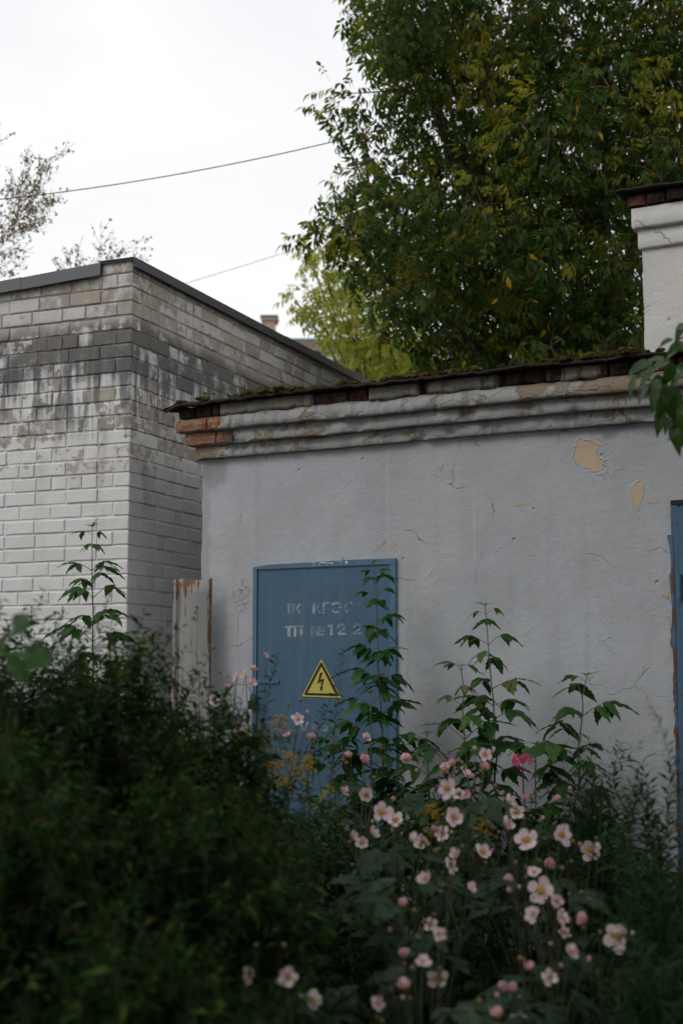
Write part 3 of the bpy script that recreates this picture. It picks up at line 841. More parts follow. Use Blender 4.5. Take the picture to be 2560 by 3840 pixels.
# brick header course under the roof, and the bare bricks at the broken corner
def rough_brick(w, h, d, seed):
    r = random.Random(seed)
    mb = MB()
    nx_ = 4; nz_ = 2
    vs_, fs = [], []
    for j in range(nz_ + 1):
        for i in range(nx_ + 1):
            ex = 0.010 * (i in (0, nx_)) + 0.008 * (j in (0, nz_))
            vs_.append((w * i / nx_ + r.uniform(-.003, .003), ex + r.uniform(-.004, .005), h * j / nz_ + r.uniform(-.003, .003)))
    for j in range(nz_):
        for i in range(nx_):
            a_ = j * (nx_ + 1) + i
            fs.append((a_, a_ + 1, a_ + nx_ + 2, a_ + nx_ + 1))
    nb = len(vs_)
    border = [i for i in range(nx_ + 1)] + [(nx_ + 1) * j + nx_ for j in range(1, nz_ + 1)] + [(nx_ + 1) * nz_ + i for i in range(nx_ - 1, -1, -1)] + [(nx_ + 1) * j for j in range(nz_ - 1, 0, -1)]
    for b_ in border:
        vs_.append((vs_[b_][0], d, vs_[b_][2]))
    L_ = len(border)
    for k in range(L_):
        k2 = (k + 1) % L_
        fs.append((border[k2], border[k], nb + k, nb + k2))
    mb.add(vs_, fs)
    return mb
RBM = [rough_brick(0.118, 0.066, 0.1, k).mesh('brick', M['red_brick']) for k in range(7)]
CBM = [rough_brick(0.118 if k < 3 else 0.235, 0.072, 0.09, 40 + k).mesh('brick', M['corner_brick']) for k in range(6)]
sx = S0 - 0.125
k = 0
while sx < 4.2:
    o = 0.125 + random.uniform(-0.016, 0.012)
    inst('brick', RBM[k % 7], GW, Matrix.Translation((sx, -o, 3.274 + random.uniform(-.003, .003))) @ Matrix.Rotation(R(random.uniform(-2, 2)), 4, 'Y'))
    sx += 0.128; k += 1
yy = -0.09
for k in range(9):
    inst('brick', RBM[(k * 3) % 7], GW, Matrix.Translation((S0 - 0.125 + random.uniform(-.01, .01), yy + 0.118, 3.274)) @ Matrix.Rotation(R(-90), 4, 'Z'))
    yy += 0.128
bedd = MB(); bedd.box(S0 - 0.08, S1, -0.082, 3.4, 3.262, 3.343); bedd.build('mortar_bed', M['roof_felt'], GW)
for (sx, o, z_, mi) in ((S0 - 0.134, .138, 3.180, 3), (S0 + 0.106, .133, 3.182, 0), (S0 - 0.090, .092, 3.094, 4), (S0 + 0.152, .088, 3.094, 1)):
    inst('brick', CBM[mi], GW, Matrix.Translation((sx, -o, z_)))
for (y_, z_, o, mi) in ((0.11, 3.180, .137, 2), (0.34, 3.182, .133, 5), (0.14, 3.094, .091, 0)):
    inst('brick', CBM[mi], GW, Matrix.Translation((S0 - o, y_, z_)) @ Matrix.Rotation(R(-90), 4, 'Z'))

# render still clinging to parts of the brick course
for (a_, b_, oo) in ((-0.72, -0.02, .137), (0.36, 0.715, .138), (0.755, 1.22, .136), (1.60, 1.86, .134)):
    n_ = int((b_ - a_) / 0.015)
    A = np.zeros((n_ + 1, 6, 3))
    for i in range(n_ + 1):
        s_ = a_ + (b_ - a_) * i / n_ + (0.01 * fb(i, a_, 3) if i in (0, n_) else 0)
        lowz = 3.262 + 0.014 * fb(s_ * 9, 2.2, 7)
        for j, (o, t) in enumerate([(0.09, 0.0), (oo, 0.02), (oo + .004, .3), (oo + .002, .65), (oo - .004, .95), (.09, 1.0)]):
            oe = o - (0.03 if i in (0, n_) and 0 < j < 5 else 0) - 0.012 * max(0, fb(s_ * 6, j * 0.7, 21))
            A[i, j] = (s_, -(oe + 0.005 * fb(s_ * 9, j * .5, 2)), lowz + (3.346 - lowz) * t)
    inst('render_remnant', grid_mesh('render_remnant', A, M['grimy_render']), GW)
# roof felt, sagging and torn at the edge
nq = 260
prof = [(.10, 3.350), (.180, 3.346), (.190, 3.345), (.193, 3.351), (.190, 3.362), (.13, 3.372), (-.3, 3.400), (-3.5, 3.45)]
A = np.zeros((nq + 1, len(prof), 3))
for i in range(nq + 1):
    q = i / nq
    for j, (o, z_) in enumerate(prof):
        sx = (S0 - min(o, .188) * (o > 0)) * (1 - q) + S1 * q
        if o <= 0: sx = (S0 - .15) * (1 - q) + S1 * q
        w1 = 0.012 * fb(sx * 2.1, 0.5, 5.0) + 0.008 * fb(sx * 11, 1.5, 6.0) + 0.004 * fb(sx * 40, 1.5, 6.0)
        drop = 0.0
        if 0 < j < 5:
            drop = w1 - 0.03 * max(0, 1 - (sx - (S0 - .17)) / 0.16) ** 1.5
        A[i, j] = (sx, -(o + (w1 * 1.3 if 0 < j < 5 else 0)), z_ + drop)
roofm = grid_mesh('roof', A, M['roof_felt'], False, True)
roof = inst('roof', roofm, GW)
A = np.zeros((61, len(prof) - 2, 3))
for i in range(61):
    q = i / 60
    for j, (o, z_) in enumerate(prof[:-2]):
        yy = 2.4 * (1 - q) + (-o) * q
        w1 = 0.010 * fb(yy * 2.1, 7.5, 5.0) + 0.005 * fb(yy * 11, 8.5, 6.0)
        dr = 0.03 * max(0, 1 - (yy + .17) / 0.3) ** 1.2 if 0 < j < 5 else 0
        A[i, j] = (S0 - o - (w1 if 0 < j < 5 else 0), yy, z_ - dr)
inst('roof_verge', grid_mesh('roof_verge', A, M['roof_felt'], False, False), GW)
mo = MB()
r = random.Random(12)
for k in range(420):
    sx = r.uniform(S0 - 0.14, 3.4) if r.random() < 0.72 else r.choice([-0.6, -0.35, 0.15, 1.55, 1.95]) + r.gauss(0, 0.12)
    dens = fb(sx * 1.9, 2.0, 11.0)
    if dens < -0.05 and r.random() < 0.8: continue
    rad = r.uniform(0.010, 0.026) * (1 + 1.0 * max(0, dens))
    mo.ball((sx, -r.uniform(0.03, 0.182), 3.376 + rad * 0.1), rad, 7, 5, 0.32, (1.5, 1.2, 0.85))
for k in range(5200):       # fuzzy tips
    sx = r.uniform(S0 - 0.14, 3.0)
    dens = fb(sx * 1.9, 2.0, 11.0)
    if dens < 0.0: continue
    y_ = -r.uniform(0.05, 0.186); z_ = 3.378 + r.uniform(0, 0.016) * (1 + dens)
    h = r.uniform(0.006, 0.016)
    a_ = r.uniform(0, 6.28)
    mo.add([(sx, y_, z_), (sx + 0.004 * math.cos(a_), y_ + 0.004 * math.sin(a_), z_), (sx + r.uniform(-.006, .006), y_ + r.uniform(-.006, .006), z_ + h)], [(0, 1, 2)])
tag(mo.build('moss', M['moss'], GW), kind='stuff')

# ---- the blue door with stencilled lettering
def sz(cx, cy):
    return (-0.519 + (cx - 105) * 0.000969, 2.279 - (cy - 225) * 0.000857)
dm = MB(); dm.box(-0.486, 0.452, -0.012, 0.004, -0.02, 2.248)
door = dm.build('door', M['door_blue'], GW)
fr = MB()
fr.box(-0.519, -0.490, -0.020, 0.004, -0.02, 2.252)
fr.build('frame', M['door_frame_blue'], door)
fr = MB(); fr.box(0.456, 0.497, -0.020, 0.004, -0.02, 2.252); fr.build('frame', M['door_frame_blue'], door)
fr = MB(); fr.prism([(-0.519, 2.252), (0.497, 2.252), (0.497, 2.287), (0.2, 2.289), (-0.1, 2.284), (-0.4, 2.280), (-0.519, 2.268)], -0.0225, 0.004)
fr.build('frame', M['door_frame_blue'], door)
ch = MB(); ch.prism([(-0.12, 2.262), (0.30, 2.267), (0.30, 2.2855), (-0.12, 2.281)], -0.0245, -0.0235); ch.build('bare_paint_chips', M['paint_chips'], door)
hs = MB()
a0, z0 = sz(140, 1085); a1, z1 = sz(303, 1108)
hs.box(a0, a1, -0.020, -0.0125, z1, z0)
hs.box(a0 + 0.02, a0 + 0.035, -0.024, -0.020, z1 + 0.005, z0 - 0.005)
hs.box(a1 - 0.03, a1 - 0.018, -0.024, -0.020, z1 + 0.005, z0 - 0.005)
hs.build('hasp', M['door_frame_blue'], door)
lk = MB()
a0, z0 = sz(122, 1235)
lk.box(a0 - 0.024, a0 + 0.024, -0.058, -0.026, z0 - 0.055, z0 + 0.0)
lk.tube([(a0 - 0.016, -0.04, z0), (a0 - 0.016, -0.04, z0 + 0.03), (a0, -0.04, z0 + 0.042), (a0 + 0.016, -0.04, z0 + 0.03), (a0 + 0.016, -0.04, z0)], 0.0045, 6)
lk.build('padlock', M['steel_dark'], door)
def arc(cx, cy, r0, r1, a0_, a1_, n_=9, ys=1.0):
    o_ = [(cx + r1 * math.cos(R(a_)), cy + ys * r1 * math.sin(R(a_))) for a_ in np.linspace(a0_, a1_, n_)]
    i_ = [(cx + r0 * math.cos(R(a_)), cy + ys * r0 * math.sin(R(a_))) for a_ in np.linspace(a1_, a0_, n_)]
    return o_ + i_
def rc(x0, y0, x1, y1):
    return [(x0, y0), (x1, y0), (x1, y1), (x0, y1)]
GLY = [
    # first line
    rc(358, 519, 424, 531), rc(366, 533, 384, 598), rc(402, 533, 420, 598),
    arc(474, 558, 26, 42, 105, 250, 8),
    rc(553, 515, 573, 598), [(597, 515), (614, 515), (592, 556), (577, 556)], [(577, 560), (592, 560), (618, 598), (600, 598)],
    rc(625, 515, 644, 597), rc(646, 515, 686, 527),
    arc(728, 557, 26, 42, -150, -40, 8), arc(728, 557, 26, 42, 40, 150, 8), rc(742, 550, 772, 563),
    arc(822, 557, 26, 42, 110, 250, 8), arc(822, 557, 26, 42, 270, 310, 4),
    # second line
    rc(343, 684, 404, 698), rc(366, 700, 388, 765),
    rc(408, 684, 482, 697), rc(414, 700, 433, 765), rc(459, 700, 479, 765),
    rc(538, 685, 557, 763), [(560, 690), (573, 690), (594, 760), (581, 760)], rc(592, 685, 606, 763),
    arc(624, 712, 9, 19, 100, 260, 7, 1.25), arc(624, 712, 9, 19, -80, 80, 7, 1.25), rc(610, 748, 640, 758),
    rc(683, 680, 702, 758), [(664, 692), (681, 680), (681, 695), (664, 704)],
    arc(764, 703, 16, 31, 180, 345, 9), [(780, 706), (794, 710), (757, 740), (738, 740)], rc(735, 742, 797, 755),
    arc(880, 703, 16, 31, 180, 345, 9), [(896, 706), (910, 710), (873, 740), (854, 740)], rc(851, 742, 913, 755),
    # low line
    [(452, 1385), (470, 1385), (492, 1448), (478, 1448)], [(512, 1385), (528, 1385), (506, 1448), (494, 1448)],
    rc(545, 1405, 580, 1415), rc(545, 1425, 580, 1435),
    arc(640, 1425, 13, 28, 0, 175, 9), arc(640, 1425, 13, 28, 185, 355, 9), arc(650, 1405, 30, 42, 170, 250, 6),
    rc(698, 1400, 716, 1454), [(738, 1400), (754, 1400), (732, 1426), (720, 1426)], [(720, 1429), (732, 1429), (758, 1454), (740, 1454)],
    rc(778, 1398, 794, 1454), arc(800, 1411, 5, 15, -90, 90, 7), arc(800, 1438, 6, 17, -90, 90, 7),
]
for lo, hi in ((0, 3), (3, 4), (4, 7), (7, 9), (9, 12), (12, 14), (14, 16), (16, 19), (19, 25), (25, 27), (27, 30), (30, 33), (33, 35), (35, 37), (37, 40), (40, 43), (43, 46)):
    lt = MB()
    for poly in GLY[lo:hi]:
        q = [sz(*c_) for c_ in poly]
        area = sum(q[i][0] * q[(i + 1) % len(q)][1] - q[(i + 1) % len(q)][0] * q[i][1] for i in range(len(q)))
        if area < 0: q = q[::-1]
        lt.add([(c_[0], -0.0128, c_[1]) for c_ in q], [tuple(range(len(q)))])
    lt.build('letter', M['worn_white_paint'], door)

# ---- second blue door at the right edge
D2 = 2.197
dm = MB(); dm.box(D2 + 0.045, D2 + 1.0, -0.030, 0.004, -0.02, 2.505)
door2 = dm.build('door', M['door_blue'], GW)
door2['label'] = 'darker blue metal door with rust-eaten edge at the right end'
fr = MB(); fr.box(D2 + 0.004, D2 + 0.042, -0.022, 0.004, -0.02, 2.517); fr.build('frame', M['door_rusty'], door2)
rr = random.Random(5)
A = np.zeros((121, 4, 3))
for i in range(121):
    z_ = 0.1 + 2.25 * i / 120
    w_ = 0.004 + 0.016 * max(0, fb(z_ * 7, 1.0, 5.0) + 0.15) + 0.004 * rr.random()
    for j, (sx, o) in enumerate(((D2 + 0.012, .026), (D2 + 0.002, .024), (D2 - w_, .010 + .006 * rr.random()), (D2 - w_ - .003, -.004))):
        A[i, j] = (sx, -o, z_)
inst('rusted_edge', grid_mesh('rusted_edge', A, M['door_rust'], False), door2)
fr = MB(); fr.box(D2 + 0.004, D2 + 1.05, -0.024, 0.004, 2.520, 2.545); fr.build('frame', M['steel_dark'], door2)
pn = MB(); pn.box(D2 + 0.085, D2 + 0.96, -0.042, -0.0305, 2.08, 2.46); pn.build('stiffener', M['door_blue'], door2)
pn = MB(); pn.box(D2 + 0.085, D2 + 0.96, -0.042, -0.0305, 0.15, 2.03); pn.build('stiffener', M['door_blue'], door2)
hg = MB()
hg.tube([(D2 + 0.046, -0.043, 1.99), (D2 + 0.046, -0.043, 2.058)], 0.014, 10)
hg.tube([(D2 + 0.046, -0.043, 2.062), (D2 + 0.046, -0.043, 2.13)], 0.014, 10)
hg.build('hinge', M['door_blue'], door2)
hg = MB(); hg.tube([(D2 + 0.046, -0.043, 0.55), (D2 + 0.046, -0.043, 0.7)], 0.014, 10); hg.build('hinge', M['door_blue'], door2)

# ---- warning sign screwed to the door
SG = empty('warning_sign', (-0.10088, 8.95, 0), R(-27.5), 'yellow triangular high-voltage warning sign with black lightning arrow on the blue door', 'sign')
def rtri(pts_, rad, n_=5):
    out = []
    for i in range(3):
        p0 = Vector(pts_[i]); pa = Vector(pts_[i - 1]); pb = Vector(pts_[(i + 1) % 3])
        da = (pa - p0).normalized(); db = (pb - p0).normalized()
        a_ = p0 + da * rad; b_ = p0 + db * rad
        for k_ in range(n_ + 1):
            t = k_ / n_
            out.append(tuple(a_ * (1 - t) ** 2 + p0 * 2 * t * (1 - t) + b_ * t * t))
    return out
tri = [sz(620, 931), sz(477, 1202), sz(766, 1211)]
pl = MB(); pl.prism(rtri(tri, 0.006), -0.0165, -0.0135); pl.build('plate', M['sign_yellow'], SG)
o3 = rtri([sz(620, 945), sz(490, 1192), sz(754, 1199)], 0.018); i3 = rtri([sz(621, 984), sz(517, 1177), sz(723, 1180)], 0.004)
bd = MB()
n_ = len(o3)
bd.add([(a_[0], -0.0172, a_[1]) for a_ in o3] + [(a_[0], -0.0172, a_[1]) for a_ in i3], [(k, (k + 1) % n_, n_ + (k + 1) % n_, n_ + k) for k in range(n_)])
bd.build('border', M['sign_black'], SG)
bolt = [sz(*c_) for c_ in [(612, 1028), (630, 1028), (615, 1079), (642, 1073), (628, 1135), (636, 1134), (618, 1170), (610, 1131), (618, 1133), (624, 1090), (591, 1114)]]
bt = MB(); bt.add([(c_[0], -0.0172, c_[1]) for c_ in bolt[::-1]], [tuple(range(len(bolt)))])
bt.build('lightning_arrow', M['sign_black'], SG)
sc_ = MB(); c0 = sz(616, 1101); sc_.ball((c0[0], -0.0172, c0[1]), 0.004, 8, 5); sc_.build('screw', M['screw_zinc'], SG)

# ---- rusty sheet leaning in the gap
SH = empty('metal_sheet', (-1.098, 9.205, 0), R(-4), 'tall rusty pale metal sheet leaning in the gap between the two buildings', 'metal sheet')
npx = 9
cols = [(0.0, 0.035), (0.004, 0.0), (0.03, 0.004), (0.034, 0.012), (0.05, 0.012), (0.055, 0.0), (0.15, -0.004), (0.235, 0.0), (0.25, 0.006), (0.253, 0.03)]
A = np.zeros((len(cols), 25, 3))
for i, (cx, cy) in enumerate(cols):
    for j in range(25):
        z_ = 2.19 * j / 24
        top = (0.006 * math.sin(i * 1.7) + 0.008 * (i / 9) + (0.004 if i in (3, 4) else 0)) if j == 24 else 0
        A[i, j] = (cx + 0.004 * fb(z_ * 2, i * 0.1, 3) * (i > 6), cy + 0.012 * fb(z_ * 1.3, i * 0.3, 1) + 0.04 * (j / 24), z_ + top)
sh = inst('panel', grid_mesh('panel', A, M['rusty_sheet'], False), SH)
sm = sh.modifiers.new('thick', 'SOLIDIFY'); sm.thickness = 0.002

# ================================================================== TALLER PLASTERED BLOCK
TW = empty('plastered_tower', (-0.10088, 8.95, 0), R(-27.5), 'pale plastered tower with brick-topped cornice rising behind the mossy roof', 'tower')
T0, TY = 1.80, 1.0
A = np.zeros((61, 81, 3))
for i in range(61):
    for j in range(81):
        s_ = T0 + 2.4 * i / 60; z_ = 3.3 + 1.1 * j / 80
        ed = 0.006 * fb(2, z_ * 6, 4) if i == 0 else 0
        A[i, j] = (s_ + ed, TY - 0.004 * fb(s_ * 2, z_ * 2, 8), z_)
inst('wall', grid_mesh('wall', A, M['tower_plaster']), TW)
tb = MB(); tb.box(T0 + 0.012, T0 + 2.4, TY + 0.02, TY + 2.2, 0, 4.6); tb.build('wall_core', M['tower_plaster'], TW)
pf = [(0, 4.325), (.018, 4.33), (.022, 4.345), (.021, 4.45), (.015, 4.456), (.048, 4.46), (.053, 4.475), (.052, 4.595), (.0, 4.605)]
for nm_, side in (('cornice', 0), ('cornice_return', 1)):
    A = np.zeros((81, len(pf), 3))
    for i in range(81):
        q = i / 80
        for j, (o, z_) in enumerate(pf):
            e = 0.003 * fb(q * 9 + side * 20, j * 0.4, 2)
            o2 = max(0.0005, o + e * (o > 0))
            A[i, j] = ((T0 - o) * (1 - q) + (T0 + 2.4) * q, TY - o2, z_ + e) if side == 0 else (T0 - o2, (TY + 2.2) * (1 - q) + (TY - o) * q, z_ + e)
    inst(nm_, grid_mesh(nm_, A, M['tower_plaster']), TW)
sx = T0 - 0.075; k = 0
while sx < T0 + 1.3:
    inst('brick', RBM[k % 7], TW, Matrix.Translation((sx, TY - 0.085 + random.uniform(-.012, .012), 4.612)))
    sx += 0.129; k += 1
for k in range(6):
    inst('brick', RBM[(k + 2) % 7], TW, Matrix.Translation((T0 - 0.075, TY - 0.06 + 0.118 + 0.129 * k, 4.612)) @ Matrix.Rotation(R(-90), 4, 'Z'))
bx = MB(); bx.box(T0 - 0.045, T0 + 2.4, TY - 0.05, TY + 2.2, 4.603, 4.684); bx.build('mortar_bed', M['roof_felt'], TW)
A = np.zeros((61, 6, 3))
for i in range(61):
    q = i / 60
    for j, (o, z_) in enumerate([(.03, 4.688), (.125, 4.688), (.133, 4.694), (.128, 4.706), (.02, 4.714), (-2.2, 4.75)]):
        sx = (T0 - max(o, 0)) * (1 - q) + (T0 + 2.4) * q
        w1 = 0.012 * fb(sx * 3, 3.5, 2.0) + 0.006 * fb(sx * 13, 4.0, 2)
        A[i, j] = (sx, TY - o - (w1 if 0 < j < 4 else 0), z_ + (w1 if j < 4 else 0))
inst('roof', grid_mesh('roof', A, M['roof_felt'], False, True), TW)
A2 = np.zeros((25, 5, 3))
for i in range(25):
    q = i / 24
    for j, (o, z_) in enumerate([(.03, 4.688), (.125, 4.688), (.133, 4.694), (.128, 4.706), (.02, 4.714)]):
        w1 = 0.012 * fb((1 - q) * 3, 13.5, 2.0)
        A2[i, j] = (T0 - o - w1 * (0 < j < 4), (TY + 2.2) * (1 - q) + (TY - o) * q, z_)
inst('roof_verge', grid_mesh('roof_verge', A2, M['roof_felt'], False), TW)

# ================================================================== FAR HOUSE
FH = empty('far_house', (0, 34, 0), 0, 'distant buff house with wavy brown roof and white gutter behind the pale tree', 'house')
m1 = MB(); m1.box(-6, 9, 0.35, 8, 0, 9.3); m1.build('wall', M['house_render'], FH)
cx = np.arange(-6.4, 9.41, 0.045)
rows = 9
A = []
for k in range(rows):
    y0 = -0.1 + 4.1 * k / rows; y1 = -0.1 + 4.1 * (k + 1) / rows + 0.05
    for yv, lift in ((y0, 0.05), (y1, 0.0)):
        z_ = 9.40 + (yv + 0.1) * 0.322
        A.append(np.stack([cx, np.full_like(cx, yv), z_ + lift + 0.03 * np.sin(cx * 2 * math.pi / 0.36)], -1))
A = np.array(A)
rfo = inst('roof', grid_mesh('roof', A, M['slate_wave'], False, True), FH)
bs = MB(); bs.add([(-6.4, 4, 10.66), (9.4, 4, 10.66), (9.4, 8.2, 9.3), (-6.4, 8.2, 9.3)], [(0, 1, 2, 3)]); bs.build('rear_slope', M['slate_wave'], rfo)
m1 = MB(); m1.tube([(-6.4, 4.0, 10.73), (9.4, 4.0, 10.73)], 0.06, 8); m1.build('ridge_cap', M['ridge_teal'], rfo)
m1 = MB(); m1.box(-6.4, 9.4, -0.22, -0.10, 9.24, 9.36); m1.build('gutter', M['gutter_white'], FH)
m1 = MB(); m1.box(-6.35, 9.35, -0.095, 0.35, 9.12, 9.235); m1.build('eaves_board', M['fascia_dark'], FH)
for wx in (-4.2, -1.4, 3.6, 6.2):
    m1 = MB(); m1.box(wx, wx + 1.1, 0.30, 0.345, 6.6, 8.1); w1 = m1.build('window', M['gutter_white'], FH)
    m1 = MB(); m1.box(wx + .08, wx + 1.02, 0.28, 0.297, 6.68, 8.02); m1.build('pane', M['window_glass'], w1)
m1 = MB(); m1.box(-2.02, -1.72, 2.0, 2.5, 9.6, 10.78); chm = m1.build('chimney', M['chimney_brick'], rfo)
m1 = MB(); m1.box(-2.075, -1.665, 1.945, 2.555, 10.781, 10.86); m1.build('chimney_crown', M['chimney_brick'], rfo)
m1 = MB(); m1.box(-2.10, -1.64, 1.92, 2.58, 10.861, 10.90); m1.build('chimney_cap', M['fascia_dark'], rfo)

# ================================================================== OVERHEAD CABLES
def cable(label, p0, p1, sag, rad):
    pts_ = []
    for i in range(41):
        t = i / 40
        q = Vector(p0).lerp(Vector(p1), t)
        q.z -= sag * 4 * t * (1 - t)
        pts_.append(q)
    m_ = MB(); m_.tube(pts_, rad, 5)
    o = m_.build('overhead_cable', M['cable_black'], None)
    tag(o, label, 'cable', 'cables across the sky')
cable('thicker dark cable sagging across the sky from the birch to the big tree', (-6.2, 13, 5.93), (2.4, 13, 7.38), 0.42, 0.0052)
cable('thin faint cable crossing the sky above the low grey roof', (-5.0, 16, 5.2), (2.0, 16, 7.4), 0.12, 0.0028)

# ================================================================== FOLIAGE MATERIALS
leafmat('elder_leaf', [(0.0, (0.018, 0.038, 0.010)), (0.5, (0.036, 0.066, 0.015)), (0.9, (0.075, 0.11, 0.02)), (0.98, (0.12, 0.12, 0.02)), (0.985, (0.40, 0.25, 0.012)), (1.0, (0.42, 0.26, 0.012))], 0.40, 0.5, 2.2, 0.12, (0.20, 0.175, 0.02))
leafmat('pale_leaf', [(0.0, (0.17, 0.22, 0.05)), (0.6, (0.31, 0.31, 0.08)), (1.0, (0.48, 0.40, 0.11))], 0.55, 0.5, 1.7)
leafmat('birch_leaf', [(0.0, (0.12, 0.13, 0.06)), (1.0, (0.22, 0.16, 0.09))], 0.4, 0.5, 1.5)
leafmat('sapling_leaf', [(0.0, (0.018, 0.056, 0.014)), (0.6, (0.036, 0.100, 0.022)), (0.96, (0.060, 0.145, 0.03)), (1.0, (0.15, 0.15, 0.03))], 0.28, 0.4, 1.6, 0.2)
leafmat('young_leaf', [(0.0, (0.075, 0.14, 0.035)), (1.0, (0.11, 0.16, 0.05))], 0.4, 0.4, 1.6)
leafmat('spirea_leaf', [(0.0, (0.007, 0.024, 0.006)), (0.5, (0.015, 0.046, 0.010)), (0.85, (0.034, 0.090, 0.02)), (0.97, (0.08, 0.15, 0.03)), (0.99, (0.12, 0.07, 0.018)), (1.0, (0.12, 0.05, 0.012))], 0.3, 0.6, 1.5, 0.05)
leafmat('aster_leaf', [(0.0, (0.0105, 0.0315, 0.009)), (0.7, (0.018, 0.051, 0.0135)), (1.0, (0.03, 0.0788, 0.0195))], 0.25, 0.55, 1.5, 0.1)
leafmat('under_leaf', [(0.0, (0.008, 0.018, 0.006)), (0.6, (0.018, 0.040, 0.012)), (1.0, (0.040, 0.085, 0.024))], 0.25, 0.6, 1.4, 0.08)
leafmat('anemone_leaf', [(0.0, (0.015, 0.036, 0.017)), (0.6, (0.028, 0.062, 0.028)), (1.0, (0.050, 0.095, 0.045))], 0.2, 0.5, 1.3, 0.15)
leafmat('pear_leaf', [(0.0, (0.022, 0.064, 0.010)), (0.6, (0.034, 0.088, 0.012)), (1.0, (0.055, 0.12, 0.016))], 0.35, 0.30, 1.8, 0.4)
leafmat('vine_leaf', [(0.0, (0.05, 0.12, 0.035)), (1.0, (0.075, 0.16, 0.05))], 0.35, 0.45, 1.5)
leafmat('goldenrod_bloom', [(0.0, (0.46, 0.30, 0.008)), (1.0, (0.66, 0.45, 0.014))], 0.2, 0.7, 1.1)
leafmat('petal_white', [(0.0, (0.78, 0.56, 0.60)), (0.5, (0.84, 0.68, 0.70)), (1.0, (0.88, 0.80, 0.80))], 0.3, 0.6, 1.0)
leafmat('petal_pink', [(0.0, (0.60, 0.30, 0.38)), (0.6, (0.70, 0.42, 0.48)), (1.0, (0.78, 0.54, 0.58))], 0.3, 0.6, 1.0)
leafmat('phlox_petal', [(0.0, (0.52, 0.03, 0.10)), (0.7, (0.60, 0.04, 0.10)), (1.0, (0.50, 0.06, 0.26))], 0.3, 0.6, 1.0)
for nm_ in ('petal_white', 'petal_pink', 'phlox_petal', 'goldenrod_bloom'):
    for nd in M[nm_].node_tree.nodes:          # no mottling on petals
        if nd.type == 'MATH' and nd.operation == 'MULTIPLY':
            nd.inputs[1].default_value = 0.12
        if nd.type == 'MIX' and nd.blend_type == 'MULTIPLY':
            nd.inputs[7].default_value = (1, 0.97, 0.97, 1)
plain('stamen_gold', (0.70, 0.33, 0.02), 0.8, 0.3, 300, 0.4)
plain('carpel_green', (0.42, 0.27, 0.05), 0.7, 0.2, 200)
plain('stem_green', (0.06, 0.085, 0.035), 0.7, 0.3, 30)
plain('stem_brown', (0.075, 0.05, 0.032), 0.8, 0.35, 25)
plain('stem_red', (0.11, 0.065, 0.05), 0.7, 0.3, 25)
plain('sapling_stem', (0.085, 0.125, 0.06), 0.6, 0.25, 20)
plain('bud_ochre', (0.17, 0.14, 0.05), 0.8, 0.4, 60)

def rv(r, s=1.0):
    return Vector((r.uniform(-1, 1), r.uniform(-1, 1), r.uniform(-1, 1))) * s

# ================================================================== TREES
def compound(seed, L=0.088, W=0.033, n_pair=2):
    r = random.Random(seed)
    parts = []
    y = 0.06
    for k in range(n_pair):
        y += 0.045
        for sg in (-1, 1):
            parts.append(leaf_small(L * r.uniform(0.8, 1.1), W * r.uniform(0.85, 1.15), 0.3, r.uniform(0.15, 0.5), (sg * 0.006, y, -0.004), -sg * R(r.uniform(40, 65)), R(r.uniform(-55, -10)), 0.38))
    parts.append(leaf_small(L * 1.15, W * 1.2, 0.3, r.uniform(0.2, 0.5), (0, y + 0.02, -0.006), R(r.uniform(-15, 15)), R(r.uniform(-50, -15)), 0.4))
    parts.append((np.array([(-0.0012, 0, 0), (0.0012, 0, 0), (0.001, y + 0.02, -0.004), (-0.001, y + 0.02, -0.004), (0, 0, 0.001), (0, 0, 0.001), (0, 0, 0.001), (0, 0, 0.001)], float), np.array([(0, 1, 2), (0, 2, 3)])))
    return combine(parts)
COMP = [compound(k) for k in range(8)]

